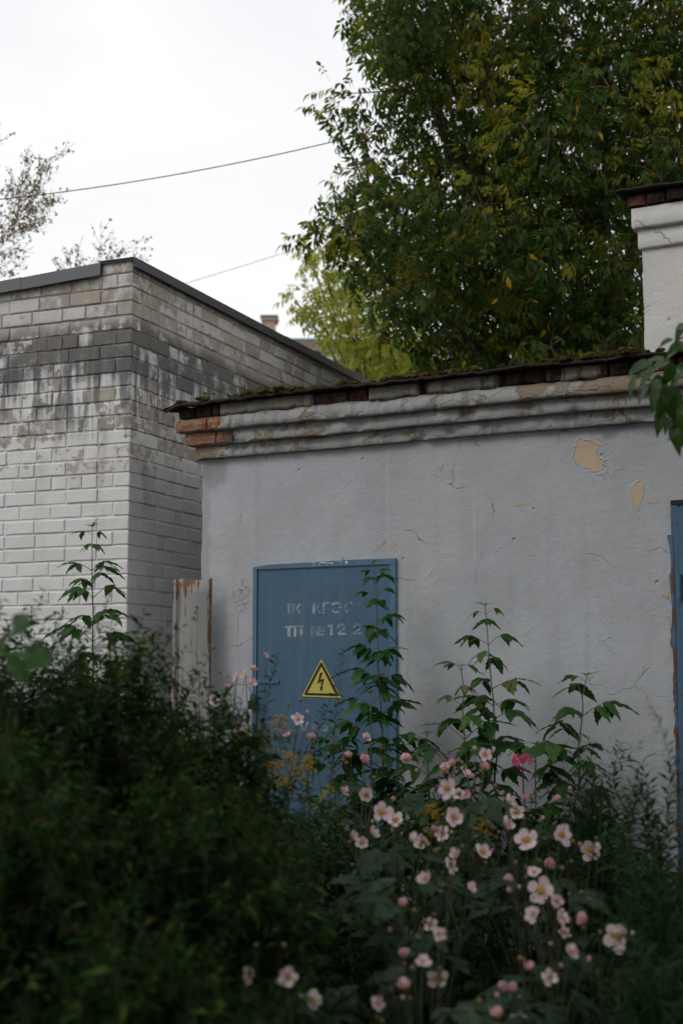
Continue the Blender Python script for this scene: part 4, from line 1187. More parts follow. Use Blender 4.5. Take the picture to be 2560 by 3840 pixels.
def tree(name, label, base, fork, trunk_r, blobs, temps, mat, dens, leaf_sc, seed, bark='bark', droop=0.55, group='trees behind the buildings', cat='tree', nt=9):
    r = random.Random(seed); rg_ = np.random.default_rng(seed)
    root = empty(name, base, 0, label, cat, group)
    B = Vector(base)
    tk = MB()
    f = Vector(fork)
    pts_ = [B, B.lerp(f, 0.5) + rv(r, 0.06), f]
    tk.tube([p_ - B for p_ in pts_], [trunk_r, trunk_r * 0.8, trunk_r * 0.65], 10)
    tk.build('trunk', M[bark], root, True)
    br = MB(); tw = MB()
    ps, ds, us, ss = [], [], [], []
    mains = []
    for bi, (x, y, z, rad) in enumerate(blobs):
        c = Vector((x, y, z))
        if bi % max(1, len(blobs) // 9) == 0:
            lo = f + Vector((0, 0, (z - f.z) * 0.25)) + rv(r, 0.1)
            side = Vector((c.x - f.x, c.y - f.y, 0))
            path = bez(f, lo + side * 0.15 + Vector((0, 0.5, 0.3)), c, 9)
            for q in path[1:-1]: q += rv(r, 0.06)
            br.tube([p_ - B for p_ in path], [trunk_r * 0.42 * (1 - 0.085 * i) for i in range(10)], 6)
            mains += path[4:]
    for bi, (x, y, z, rad) in enumerate(blobs):
        c = Vector((x, y, z))
        q0 = min(mains, key=lambda q: (q - c).length + 0.6 * max(0, q.z - c.z))
        if (q0 - c).length > 0.05:
            mid = q0.lerp(c, 0.5) + Vector((0, 0.1, 0.06)) + rv(r, 0.08)
            br.tube([p_ - B for p_ in bez(q0, mid, c, 5)], [0.014, 0.012, 0.010, 0.008, 0.006, 0.004], 4, False)
        nt_ = max(4, int(nt * (rad / 0.35)))
        for k in range(nt_):
            d = rv(r).normalized()
            e = c + d * rad * r.uniform(0.75, 1.08) + Vector((0, 0, -0.15 * rad))
            tw.tube([p_ - B for p_ in bez(c, c.lerp(e, 0.5) + Vector((0, 0, 0.25 * rad)), e, 4)], [0.006, 0.005, 0.004, 0.003, 0.002], 3, False)
        n_ = max(14, int(dens * rad * rad))
        d = unit(rg_.normal(size=(n_, 3)))
        rr_ = rad * (0.25 + 0.80 * rg_.random(n_) ** 0.55)
        stretch = np.array([1.1, 1.1, 0.95])
        P_ = np.array([x, y, z]) + d * rr_[:, None] * stretch
        dirs = d * 0.75 + rg_.normal(size=(n_, 3)) * 0.45 + np.array([0, 0, -droop])
        ps.append(P_); ds.append(dirs); us.append(np.tile([0, 0, 1.0], (n_, 1)) + rg_.normal(size=(n_, 3)) * 0.35)
        ss.append(leaf_sc * rg_.uniform(0.7, 1.2, n_))
    tag(br.build('branches', M[bark], root), kind='stuff')
    tag(tw.build('twigs', M['twig'], root), kind='stuff')
    cr = scatter('crown', temps, np.concatenate(ps) - np.array(base), np.concatenate(ds), np.concatenate(us), np.concatenate(ss), mat, root)
    tag(cr, kind='stuff')
    return root
rr = random.Random(44)
for k in range(34):      # crown carried on beyond the frame; unseen clumps added to shade it from above
    y = rr.uniform(11.8, 14.5); x = rr.uniform(0.6, 5.0)
    ELDER_BLOBS.append((x + 0.25 * (y < 11), y, 1.55 + 0.52 * y + rr.uniform(0.65, 2.4), rr.uniform(0.45, 0.62)))
tree('box_elder_tree', 'large dark green tree with yellowing leaf sprays filling the upper right', (2.3, 13.3, 0), (2.2, 13.3, 3.6), 0.2, ELDER_BLOBS, COMP, M['elder_leaf'], 1000, 0.95, 11)
PALE_BLOBS = [(x, y, z, q * 1.25) for x, y, z, q in PALE_BLOBS]
tree('pale_tree', 'smaller pale yellow-green tree in front of the distant house', (0.7, 17.6, 0), (0.6, 17.6, 4.2), 0.09, PALE_BLOBS, COMP, M['pale_leaf'], 1000, 1.0, 12, nt=7)

# birch: slanting fine branches from beyond the left edge
def birch():
    r = random.Random(21)
    base = Vector((-5.05, 15.2, -0.45))
    root = empty('birch_tree', base, 0, 'sparse small-leaved tree with reddish twigs at the left edge of the sky', 'tree', 'trees behind the buildings')
    tk = MB(); tk.tube([(0, 0, 0), (0.1, 0, 3), (0.15, 0.1, 6), (0.2, 0.1, 7.4)], [0.11, 0.085, 0.06, 0.02], 8); tk.build('trunk', M['bark'], root, True)
    br = MB(); ps, ds = [], []
    def grow(p, d, L, rad, lev):
        n_ = max(4, int(L / 0.12))
        pts_ = [p]; q = p.copy(); dd = d.copy()
        for i in range(n_):
            dd = (dd + rv(r, 0.10) + Vector((0, 0, 0.035))).normalized()
            q = q + dd * (L / n_); pts_.append(q.copy())
        br.tube(pts_, [max(0.0022, rad * (1 - 0.85 * i / n_)) for i in range(n_ + 1)], 4 if lev < 2 else 3, False)
        if lev < 3:
            k = {0: 9, 1: 7, 2: 4}[lev]
            for j in range(k):
                t = r.uniform(0.25, 1.0); i = min(n_ - 1, int(t * n_))
                sd_ = (pts_[i + 1] - pts_[i]).normalized()
                side = rv(r); side = (side - sd_ * side.dot(sd_)).normalized()
                grow(pts_[i], (sd_ * 0.8 + side * 0.65 + Vector((0.1, 0, 0.1))).normalized(), L * r.uniform(0.28, 0.5), rad * 0.5 * (1 - 0.5 * t), lev + 1)
        if lev >= 2:
            for j in range(int(L * (24 if lev == 3 else 14)) + 1):
                i = r.randint(0, n_)
                ps.append(tuple(pts_[i] + rv(r, 0.025))); ds.append(tuple(rv(r) + Vector((0, 0, -0.6))))
    for (z0, dx, dz, L, rad) in ((4.5, 0.78, 0.7, 2.9, 0.032), (4.9, 0.9, 0.35, 2.6, 0.026), (4.9, 0.6, 0.75, 2.2, 0.026), (4.2, 0.9, 0.55, 2.7, 0.026), (3.9, 0.95, 0.5, 2.2, 0.02), (5.2, -0.6, 0.7, 2.2, 0.025), (5.0, -0.8, 0.5, 2.4, 0.025)):
        grow(Vector((0.13, 0.05, z0)), Vector((dx, r.uniform(-0.35, 0.35), dz)).normalized(), L, rad * 0.6, 0)
    br.build('branches', M['birch_twig'], root)
    n_ = len(ps)
    c = scatter('crown', [leaf_small(0.042, 0.026, 0.2, 0.2), leaf_small(0.034, 0.022, 0.4, 0.4)], np.array(ps), np.array(ds), np.tile([0, 0, 1.0], (n_, 1)) + rng.normal(size=(n_, 3)) * 0.6, rng.uniform(0.7, 1.25, n_), M['birch_leaf'], root)
    tag(c, kind='stuff')
birch()

# unseen tree added behind the viewer, boughs hung over the bed to shade it
rr = random.Random(15)
OB = []
for k in range(80):
    y = rr.uniform(-2.5, 3.9); x = rr.uniform(-4.2, 4.2)
    OB.append((x, y, max(3.6, 1.55 + 0.56 * y + 1.35) + rr.uniform(0, 1.6), rr.uniform(0.6, 0.9)))
tree('added_shade_tree', 'unseen broad tree added behind the viewer to shade the flower bed', (-1.2, -2.2, 0), (-1.0, -1.8, 3.0), 0.24, OB, COMP, M['under_leaf'], 48, 2.6, 16, group='unseen trees added for shade')

# fruit tree standing off to the right: only one leafy branch reaches into view
FT = empty('fruit_tree', (3.15, 5.9, 0), 0, 'leafy branch of a broad-leaved tree reaching in from the right edge', 'tree')
FB = Vector((3.15, 5.9, 0))
tk = MB(); tk.tube([(0, 0, 0), (-0.05, 0.02, 0.9), (0.02, 0, 1.9)], [0.085, 0.07, 0.06], 9); tk.build('trunk', M['bark'], FT, True)
rr = random.Random(31)
br = MB()
FBL = [(3.2, 5.8, 3.9, .6), (2.7, 5.4, 3.6, .45), (3.6, 5.5, 3.4, .6), (3.3, 6.3, 3.5, .5), (2.9, 5.6, 4.5, .5), (3.6, 6.2, 4.3, .5), (2.75, 5.2, 2.9, .4), (3.5, 5.0, 2.9, .5), (3.0, 4.8, 3.5, .5)]
ps, ds = [], []
for (x, y, z, rad) in FBL:
    c = Vector((x, y, z)) - FB
    br.tube(bez((0.02, 0, 1.85), Vector((0.02, 0, 1.85)).lerp(c, 0.5) + Vector((0, 0, 0.2)), c, 6), [0.035, 0.03, 0.025, 0.02, 0.015, 0.01, 0.006], 5)
    for k in range(int(900 * rad * rad)):
        d = rv(rr).normalized()
        ps.append(tuple(c + d * rad * (0.3 + 0.7 * rr.random() ** 0.5))); ds.append(tuple(d * 0.6 + rv(rr, 0.6) + Vector((0, 0, -0.5))))
limb = bez((0.02, 0, 1.75), (-0.9, -0.2, 2.75), (-1.62, -0.3, 2.86), 9)
br.tube(limb, [0.03 - 0.0026 * i for i in range(10)], 6)
tw1 = bez(limb[7], Vector(limb[7]) + Vector((-0.12, 0, 0.03)), Vector((1.22, 5.6, 2.74)) - FB, 5)
tw2 = bez(limb[8], Vector(limb[8]) + Vector((-0.2, 0, -0.08)), Vector((1.25, 5.6, 2.62)) - FB, 5)
tw3 = bez(limb[6], Vector(limb[6]) + Vector((-0.15, 0, -0.2)), Vector((1.30, 5.6, 2.50)) - FB, 5)
tw4 = bez(limb[9], Vector(limb[9]) + Vector((-0.1, 0, 0.1)), Vector((1.34, 5.6, 2.90)) - FB, 5)
for t_ in (tw1, tw2, tw3, tw4):
    br.tube(t_, [0.008, 0.007, 0.006, 0.005, 0.004, 0.003], 5)
br.build('branches', M['bark'], FT)
n_ = len(ps)
c = scatter('crown', [leaf_small(0.11, 0.06, 0.3, 0.3), leaf_small(0.10, 0.05, 0.2, 0.5)], np.array(ps), np.array(ds), np.tile([0, 0, 1.0], (n_, 1)) + rng.normal(size=(n_, 3)) * 0.4, rng.uniform(0.7, 1.2, n_), M['pear_leaf'], FT)
tag(c, kind='stuff')
PLM = []
for k in range(6):
    V_, F_ = leaf_fine(1.0, 0.52, 50 + k, 0.03, 0.45, 0.55, False)
    PLM.append(np_mesh('leaf', V_, F_, M['pear_leaf'], True))
for (x, y, k, ang, L) in [(1.232, 2.775, 0, 200, .13), (1.20, 2.745, 1, 235, .12), (1.26, 2.76, 2, 215, .14), (1.245, 2.70, 3, 245, .15), (1.215, 2.68, 4, 225, .11), (1.275, 2.68, 5, 262, .16), (1.30, 2.66, 0, 270, .15),
                          (1.32, 2.73, 1, 235, .14), (1.335, 2.80, 2, 190, .13), (1.36, 2.70, 3, 265, .15), (1.285, 2.60, 4, 255, .12), (1.32, 2.585, 5, 285, .12), (1.35, 2.60, 2, 250, .12), (1.295, 2.545, 1, 240, .08), (1.325, 2.53, 3, 265, .14),
                          (1.355, 2.93, 4, 240, .10), (1.34, 2.89, 0, 200, .08), (1.38, 2.78, 5, 225, .14), (1.39, 2.65, 1, 260, .14), (1.29, 2.79, 3, 170, .10), (1.265, 2.73, 2, 280, .13), (1.31, 2.77, 4, 255, .12),
                          (1.375, 2.86, 1, 210, .12), (1.40, 2.55, 0, 255, .13), (1.42, 2.72, 4, 240, .14), (1.24, 2.74, 5, 190, .10)]:
    d = Vector((math.cos(R(ang)), rr.uniform(-0.7, 0.4), math.sin(R(ang))))
    inst('leaf', PLM[k], FT, m4(rot_between(d, Vector((rr.uniform(-.8, .4), -0.7, 0.8))), Vector((x, 5.6 + rr.uniform(-0.12, 0.12), y + 0.03)) - FB, L * 0.88))

# ================================================================== SAPLINGS WITH COMPOUND LEAVES
SLM = []
for k in range(8):
    V_, F_ = leaf_fine(1.0, 0.46, k, 0.12, 0.20 + 0.06 * (k % 3), 0.35, True, 11)
    SLM.append(np_mesh('leaflet', V_, F_, M['sapling_leaf'], True))
YLM = []
for k in range(3):
    V_, F_ = leaf_fine(1.0, 0.34, 20 + k, 0.16, 0.15, 0.5, True, 8)
    YLM.append(np_mesh('leaflet', V_, F_, M['young_leaf'], True))
pt = MB(); pt.tube([(0, 0, 0), (0, 0.35, 0.03), (0, 0.7, 0.03), (0, 1.0, -0.01)], [0.022, 0.016, 0.014, 0.010], 5)
PET = pt.mesh('leaf', M['stem_red'])
def sapling(label, pts_, nodes, Lmax, seed, young=True, group='young saplings growing up the walls', bright=1.0, name='sapling'):
    """pts_: stem points from the ground up; nodes: heights (0..1 of the visible stem) with leaf pairs"""
    r = random.Random(seed)
    base = Vector(pts_[0])
    root = empty(name, base, 0, label, 'sapling', group)
    P_ = [Vector(p_) for p_ in pts_]
    if len(P_) > 3:          # a slightly crooked stem
        Q_ = [P_[0]]
        for i in range(1, len(P_)):
            for t in (0.25, 0.5, 0.75):
                q = P_[i - 1].lerp(P_[i], t); q.x += r.uniform(-.012, .012) * (i > 1) ; q.y += r.uniform(-.015, .015); Q_.append(q)
            Q_.append(P_[i])
        P_ = Q_
    st = MB()
    path = []
    for i in range(len(P_) - 1):
        for k in range(5):
            path.append(P_[i].lerp(P_[i + 1], k / 5))
    path.append(P_[-1])
    st.tube([p_ - base + rv(r, 0.002) for p_ in path], [0.0095 * (1 - 0.72 * i / (len(path) - 1)) for i in range(len(path))], 6)
    st.build('stem', M['sapling_stem'], root, True)
    tot = P_[-1].z - P_[0].z
    def at_z(z):
        for i in range(len(P_) - 1):
            if P_[i].z <= z <= P_[i + 1].z:
                return P_[i].lerp(P_[i + 1], (z - P_[i].z) / (P_[i + 1].z - P_[i].z))
        return P_[-1]
    az = r.uniform(-0.25, 0.25)
    for ni, (z, size) in enumerate(nodes):
        c = at_z(z)
        for sg in (0, 1):
            a_ = az + math.pi * sg + r.uniform(-0.3, 0.3)
            if size > 0.6 and r.random() < 0.10: continue
            L = Lmax * size * r.uniform(0.72, 1.06)
            out = Vector((math.cos(a_), math.sin(a_), 0))
            pl_ = L * r.uniform(0.65, 1.05)
            pd = (out + Vector((0, 0, r.uniform(0.35, 0.85)))).normalized()
            Ml = m4(rot_between(pd), c - base, pl_)
            lf = inst('leaf', PET, root, Ml)
            tip = c + pd * pl_
            side = out.cross(Vector((0, 0, 1)))
            nl = 5 if (size > 0.7 and r.random() < 0.7) else 3
            specs = [(0.98, out * 0.9 + Vector((0, 0, -r.uniform(0.0, 0.5))), 1.0)]
            for s2 in (-1, 1):
                specs.append((0.93, out * 0.45 + side * s2 * 0.9 + Vector((0, 0, -r.uniform(0.1, 0.55))), 0.9))
            if nl == 5:
                for s2 in (-1, 1):
                    specs.append((0.66, out * 0.25 + side * s2 * 0.95 + Vector((0, 0, -r.uniform(0.15, 0.6))), 0.75))
            inv = Ml.inverted()
            for (t, d, k_) in specs:
                lib = YLM if size < 0.42 else SLM
                me = lib[r.randrange(len(lib))]
                p_ = c + pd * pl_ * t - base
                Mw = m4(rot_between(d + rv(r, 0.15), Vector((0, 0, 1)) + rv(r, 0.3)), p_, L * k_ * r.uniform(0.9, 1.1))
                inst('leaflet', me, lf, inv @ Mw)
        az += math.pi / 2 + r.uniform(-0.35, 0.35) if ni % 2 == 0 else r.uniform(-0.3, 0.3) + math.pi / 2
    # growing tip
    top = P_[-1]
    for k in range(5):
        a_ = k * 1.26 + r.uniform(-.3, .3)
        d = Vector((math.cos(a_), math.sin(a_), r.uniform(0.1, 0.7)))
        lf = inst('leaflet', YLM[k % 3], root, m4(rot_between(d), top - base, Lmax * 0.33 * r.uniform(0.7, 1.1)))
    return root
def nodes(z_top, z_bot, n_, s_top=0.35):
    out = []
    for i in range(n_):
        t = (i + 0.6) / n_
        out.append((z_top - (z_top - z_bot) * min(1.0, max(0.02, t ** 1.05 + random.uniform(-0.3, 0.3) / n_)), min(1.0, s_top + 0.95 * t ** 0.6)))
    return out
sapling('leafy sapling in front of the white brick corner, left of the rusty sheet', [(-1.47, 8.55, 0), (-1.49, 8.6, 1.2), (-1.497, 8.6, 1.73), (-1.512, 8.6, 2.47)], nodes(2.47, 1.2, 12), 0.188, 1)
sapling('tallest dark sapling growing up over the right side of the blue door', [(0.26, 8.36, 0), (0.24, 8.38, 1.1), (0.224, 8.386, 1.45), (0.188, 8.405, 2.235)], nodes(2.235, 0.8, 17), 0.188, 2)
sapling('tall sapling against the grey wall, second right of the blue door', [(0.88, 7.98, 0), (0.86, 8.0, 0.9), (0.85, 8.004, 1.213), (0.808, 8.026, 1.965)], nodes(1.965, 0.75, 12), 0.188, 3)
sapling('brighter green sapling just left of the tall one on the grey wall', [(0.70, 7.8, 0), (0.69, 7.86, 0.8), (0.684, 7.865, 1.1), (0.657, 7.879, 1.62)], nodes(1.62, 0.7, 10), 0.182, 4)
sapling('short broad sapling low on the grey wall, nearest the right door', [(1.24, 7.78, 0), (1.26, 7.78, 0.8), (1.272, 7.784, 1.129), (1.328, 7.755, 1.57)], nodes(1.57, 0.6, 10, 0.5), 0.210, 5)
sapling('low leafy sapling at the foot of the tall door sapling', [(0.16, 8.2, 0), (0.17, 8.18, 0.8), (0.165, 8.16, 1.47)], nodes(1.47, 0.6, 9, 0.5), 0.182, 6)
sapling('low sapling beneath the warning sign on the blue door', [(-0.02, 8.3, 0), (-0.03, 8.3, 0.7), (-0.05, 8.3, 1.25)], nodes(1.25, 0.5, 8, 0.5), 0.182, 7)
sapling('small dark sapling between the door and the tall wall sapling', [(0.50, 8.15, 0), (0.50, 8.12, 0.7), (0.48, 8.1, 1.24)], nodes(1.24, 0.5, 8, 0.55), 0.196, 8)
sapling('small dark sapling between the two rightmost saplings on the grey wall', [(1.05, 7.8, 0), (1.04, 7.8, 0.7), (1.05, 7.8, 1.2)], nodes(1.2, 0.5, 8, 0.55), 0.196, 9)
sapling('tiny seedling sprouting from the mossy roof edge beside the white brick wall', [(-0.87, 9.22, 3.36), (-0.868, 9.22, 3.41), (-0.872, 9.22, 3.47)], [(3.41, 0.9), (3.45, 0.7)], 0.035, 10, name='seedling')

# ================================================================== SHRUBS AND HERBS
def bush(name, label, cat, group, base, stems, leaf_t, mat, stem_mat, seed, lpm=55, leaf_sc=(0.7, 1.2), bare=0.25, side=3, up=0.55, srad=0.0035):
    """stems: list of (dx, dy, height, lean) ; leaves sit alternately along each stem and its side shoots"""
    r = random.Random(seed)
    B = Vector(base)
    root = empty(name, B, 0, label, cat, group)
    st = MB(); ps, ds, ss = [], [], []
    def shoot(path, rad, lo, k_sc):
        n_ = len(path) - 1
        st.tube(path, [rad * (1 - 0.8 * i / n_) for i in range(n_ + 1)], 4, False)
        L = sum((path[i + 1] - path[i]).length for i in range(n_))
        m_ = int(L * lpm)
        ga = r.uniform(0, 6.28)
        for j in range(m_):
            t = lo + (1 - lo) * (j + r.random() * 0.5) / max(1, m_)
            t = min(t, 1.0)
            f = t * n_; i = min(n_ - 1, int(f))
            p_ = path[i].lerp(path[i + 1], f - i)
            ax = (path[i + 1] - path[i]).normalized()
            ga += 2.4
            s_ = Vector((math.cos(ga), math.sin(ga), 0)); s_ = (s_ - ax * s_.dot(ax)).normalized()
            ps.append(tuple(p_)); ds.append(tuple(s_ + ax * up * r.uniform(0.5, 1.6) + rv(r, 0.2)))
            ss.append(k_sc * r.uniform(*leaf_sc) * (1 - 0.45 * t ** 4))
    for (dx, dy, h, lean) in stems:
        p0 = Vector((dx * 0.35, dy * 0.35, 0))
        p2 = Vector((dx, dy, h)); p1 = Vector((dx * 0.55, dy * 0.55, h * 0.72)) + rv(r, 0.05)
        path = bez(p0, p1, p2, 8)
        path[-1] = path[-1] + Vector((dx, dy, 0)) * lean * 0.3
        shoot(path, srad, bare, 1.0)
        for k in range(side):
            i = r.randint(3, 7)
            d = (rv(r) + Vector((dx, dy, 0)) * 0.6 + Vector((0, 0, 0.7))).normalized()
            q = path[i]; e = q + d * r.uniform(0.12, 0.32)
            shoot(bez(q, q.lerp(e, 0.5) + rv(r, 0.02), e, 4), srad * 0.5, 0.1, 0.85)
    st.build('stems', stem_mat, root)
    n_ = len(ps)
    rg_ = np.random.default_rng(seed)
    f = scatter('foliage', leaf_t, np.array(ps), np.array(ds), np.tile([0, 0, 1.0], (n_, 1)) + rg_.normal(size=(n_, 3)) * 0.35, np.array(ss), mat, root)
    tag(f, kind='stuff')
    return root
def dome(n_, Rr, h, seed, flat=0.35):
    r = random.Random(seed); out = []
    for k in range(n_):
        a_ = r.uniform(0, 6.283); q = math.sqrt(r.random())
        out.append((Rr * q * math.cos(a_), Rr * q * math.sin(a_), h * (1 - flat * q ** 3) * r.uniform(0.80, 1.0), r.uniform(0, 0.6)))
    return out
SPL = [leaf_tiny(0.048, 0.016, 0.3, 0.25), leaf_tiny(0.036, 0.014, 0.3, 0.1), leaf_tiny(0.054, 0.018, 0.2, 0.4), leaf_tiny(0.070, 0.022, 0.3, 0.5)]
for i, (bx_, by_, Rr, h, n_, lab) in enumerate([
    (-1.42, 5.05, 0.58, 1.92, 115, 'tall arching small-leaved shrub at the left edge before the brick wall'),
    (-0.88, 5.15, 0.50, 1.80, 115, 'tall small-leaved shrub in front of the brick corner sapling'),
    (-0.52, 5.45, 0.38, 1.52, 85, 'small-leaved shrub covering the foot of the rusty sheet'),
    (-0.98, 4.25, 0.52, 1.42, 100, 'dark small-leaved shrub filling the lower left edge'),
    (-0.50, 4.55, 0.44, 1.30, 95, 'dark small-leaved shrub left of the yellow goldenrod stems'),
    (-0.58, 3.95, 0.40, 0.92, 70, 'lowest dark shrub at the bottom left in front of all others'),
    (-1.15, 6.3, 0.55, 1.80, 80, 'small-leaved shrub behind the tall left ones, against the brick wall'),
]):
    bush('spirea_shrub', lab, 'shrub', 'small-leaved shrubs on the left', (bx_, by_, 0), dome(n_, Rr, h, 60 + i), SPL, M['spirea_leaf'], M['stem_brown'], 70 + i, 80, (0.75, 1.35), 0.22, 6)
# a few long whips standing above the shrubs
for i, (dx, dy, z, lab) in enumerate([(-0.86, 5.2, 1.86, 'thin leafy whip rising above the left shrubs before the brick wall'), (-0.27, 5.9, 1.66, 'thin leafy whip leaning over the left edge of the blue door'), (0.0, 6.2, 1.68, 'thin feathery sprig poking up above the warning sign'), (-0.58, 5.6, 1.60, 'thin reddish shoot in front of the rusty sheet')]):
    bush('whip_shoot', lab, 'plant', 'thin shoots above the shrubs', (dx - 0.2, dy, 0), [(0.2, 0.0, z, 0.15), (0.12, 0.05, z * 0.86, 0.1)], SPL, M['aster_leaf'] if i == 2 else M['spirea_leaf'], M['stem_brown'], 300 + i, 55, (0.7, 1.1), 0.4, 1)

AST = [leaf_small(0.075, 0.015, 0.3, 0.35, wide=0.45), leaf_small(0.085, 0.017, 0.3, 0.55, wide=0.45), leaf_small(0.065, 0.013, 0.3, 0.2, wide=0.45)]
for i, (bx_, by_, Rr, h, n_, lab) in enumerate([
    (1.08, 6.0, 0.16, 1.33, 11, 'narrow-leaved green stems right of the phlox, in front of the grey wall'),
    (1.20, 5.5, 0.16, 1.30, 11, 'narrow-leaved stems standing before the foot of the right door'),
    (0.96, 5.9, 0.18, 1.12, 13, 'lower narrow-leaved clump directly beneath the rightmost sapling'),
    (1.22, 4.75, 0.14, 1.30, 7, 'tall narrow-leaved clump leaning in at the right edge'),
    (1.10, 5.1, 0.22, 0.98, 16, 'dark narrow-leaved clump at the right below the taller stems'),
    (1.02, 4.5, 0.22, 0.74, 16, 'low dark narrow-leaved clump in the lower right corner'),
]):
    bush('aster_clump', lab, 'plant', 'narrow-leaved clumps on the right', (bx_, by_, 0), dome(n_, Rr, h, 80 + i, 0.2), AST, M['aster_leaf'], M['stem_green'], 90 + i, 75, (0.75, 1.2), 0.15, 2, 0.8)
bush('seedhead_stem', 'thin leaning stem with narrow leaves crossing the edge of the right door', 'plant', None, (1.30, 4.7, 0), [(-0.30, -0.1, 1.50, 0.3), (-0.12, 0.0, 1.52, 0.1)], AST, M['aster_leaf'], M['stem_green'], 99, 45, (0.5, 0.8), 0.45, 1, 0.9)

# undergrowth: one mass of leaves over the soil
UND = []
for k in range(5):
    UND.append(leaf_small(0.075, 0.042, 0.25, 0.25 + 0.05 * k, wide=0.38))
UND.append(leaf_small(0.09, 0.03, 0.25, 0.5))
n_ = 21000
X = rng.uniform(-2.4, 2.6, n_); Y = rng.uniform(3.6, 8.6, n_)
H = np.interp(Y, [3.6, 4.5, 5.5, 6.5, 7.6, 8.6], [0.36, 0.42, 0.56, 0.80, 1.02, 1.0])
H = H * (0.8 + 0.35 * np.array([fb(a * 1.3, b * 1.3, 4.0) for a, b in zip(X, Y)]))
H = np.where((X > 1.35), H * 0.75, H)
Z = H * (0.35 + 0.65 * rng.random(n_) ** 0.45)
wall_y = 8.95 - (X + 0.10) * math.tan(R(27.5))
keep = (Y < wall_y - 0.08) & ~((X < -0.9) & (Y > 8.4))
X, Y, Z = X[keep], Y[keep], Z[keep]; n_ = len(X)
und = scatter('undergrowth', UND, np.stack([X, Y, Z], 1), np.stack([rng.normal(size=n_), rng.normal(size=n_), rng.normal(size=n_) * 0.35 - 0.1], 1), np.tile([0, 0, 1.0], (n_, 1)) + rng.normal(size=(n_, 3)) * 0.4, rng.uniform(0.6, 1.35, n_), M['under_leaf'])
st = MB()
for k in range(1500):
    i = random.randrange(n_)
    st.tube([(X[i] + random.uniform(-.06, .06), Y[i] + random.uniform(-.06, .06), 0), (X[i], Y[i], Z[i])], [0.003, 0.0015], 3, False)
sto = st.build('stems', M['stem_green'], und)
tag(und, 'dense dark ground plants filling the bed under the flowers', 'undergrowth', kind='stuff')
tag(sto, kind='stuff')

# ================================================================== ANEMONES
def petal(cup, seed, W=0.39, L=0.5):
    r = random.Random(seed)
    V_, F_ = [], []
    n_ = 5
    for i in range(n_ + 1):
        t = i / n_
        w = W * (0.18 + 0.82 * math.sin(math.pi * min(1, t * 0.62 + 0.0) )) * (1 if t < 0.8 else 1 - (t - 0.8) * 2.2)
        for x in (-1, -0.5, 0, 0.5, 1):
            xx = x * w / 2
            y = L * t - 0.05 * x * x * L * (t > 0.5)
            a_ = cup * t
            V_.append((xx, y * math.cos(a_ * 0.9), 0.04 + y * math.sin(a_ * 0.9) + 0.25 * cup * xx * xx / W + r.uniform(-0.006, 0.006)))
    for i in range(n_):
        for k in range(4):
            a_ = i * 5 + k
            F_.append((a_, a_ + 1, a_ + 6, a_ + 5))
    return np.array(V_), np.array(F_)
PW = [np_mesh('petal', *petal(0.22 + 0.1 * k, k), M['petal_white'], True) for k in range(3)]
PS = [np_mesh('petal', *petal(0.75 + 0.1 * k, 10 + k), M['petal_white'], True) for k in range(2)] + [np_mesh('petal', *petal(0.8, 13), M['petal_pink'], True)]
PB = [np_mesh('petal', *petal(1.15 + 0.1 * k, 20 + k), M['petal_pink'], True) for k in range(3)]
cm = MB()
cm.ball((0, 0, 0.06), 0.10, 8, 5, 0.08); cm.cur = 1
rr = random.Random(8)
for k in range(34):
    a_ = rr.uniform(0, 6.283); q = rr.uniform(0.10, 0.225)
    cm.ball((q * math.cos(a_), q * math.sin(a_), 0.07 + rr.uniform(0, 0.06)), 0.028, 4, 3)
CEN = cm.mesh('flower', [M['carpel_green'], M['stamen_gold']], True)
bm_ = MB(); bm_.ball((0, 0, 0), 1.0, 7, 5, 0.12)
BUD = bm_.mesh('bud', M['bud_ochre'], True)
bm_ = MB(); bm_.ball((0, 0, 0), 1.0, 7, 5, 0.08, (1, 1, 1.2))
PBUD = bm_.mesh('bud', M['petal_pink'], True)
AL = []
for k in range(4):
    prts = []
    for (yaw, L, W) in ((0, 1.0, 0.62), (52, 0.8, 0.52), (-52, 0.8, 0.52)):
        V_, F_ = leaf_fine(L, W, 30 + k * 3 + abs(yaw), 0.10, 0.35, 0.3, True, 9)
        a_ = R(yaw + random.uniform(-8, 8)); Rz = np.array([[math.cos(a_), -math.sin(a_), 0], [math.sin(a_), math.cos(a_), 0], [0, 0, 1]])
        prts.append((V_ @ Rz.T, F_))
    AL.append(np_mesh('leaf', *combine(prts), M['anemone_leaf'], True))
ALABEL = ['anemone clump with two open flowers at the bottom left of the bed',
          'low anemone clump at the bottom centre with small pink cups',
          'anemone clump at the bottom right of centre, one open bloom near the frame edge',
          'front right anemone clump with the largest open white-pink bloom',
          'middle anemone clump of half-open side-facing flowers below centre',
          'anemone clump with one big flat bloom low on the right of the bed',
          'anemone clump with a large round bloom under the blue door',
          'anemone clump with a single four-petalled white bloom furthest right',
          'anemone clump in the middle of the bed with gold-centred blooms in a row',
          'anemone clump directly below the red phlox',
          'anemone clump of pink cupped flowers against the dark foot of the blue door',
          'tall anemone clump reaching up beside the yellow goldenrod on the door',
          'anemone stems with two pale flowers before the rusty sheet']
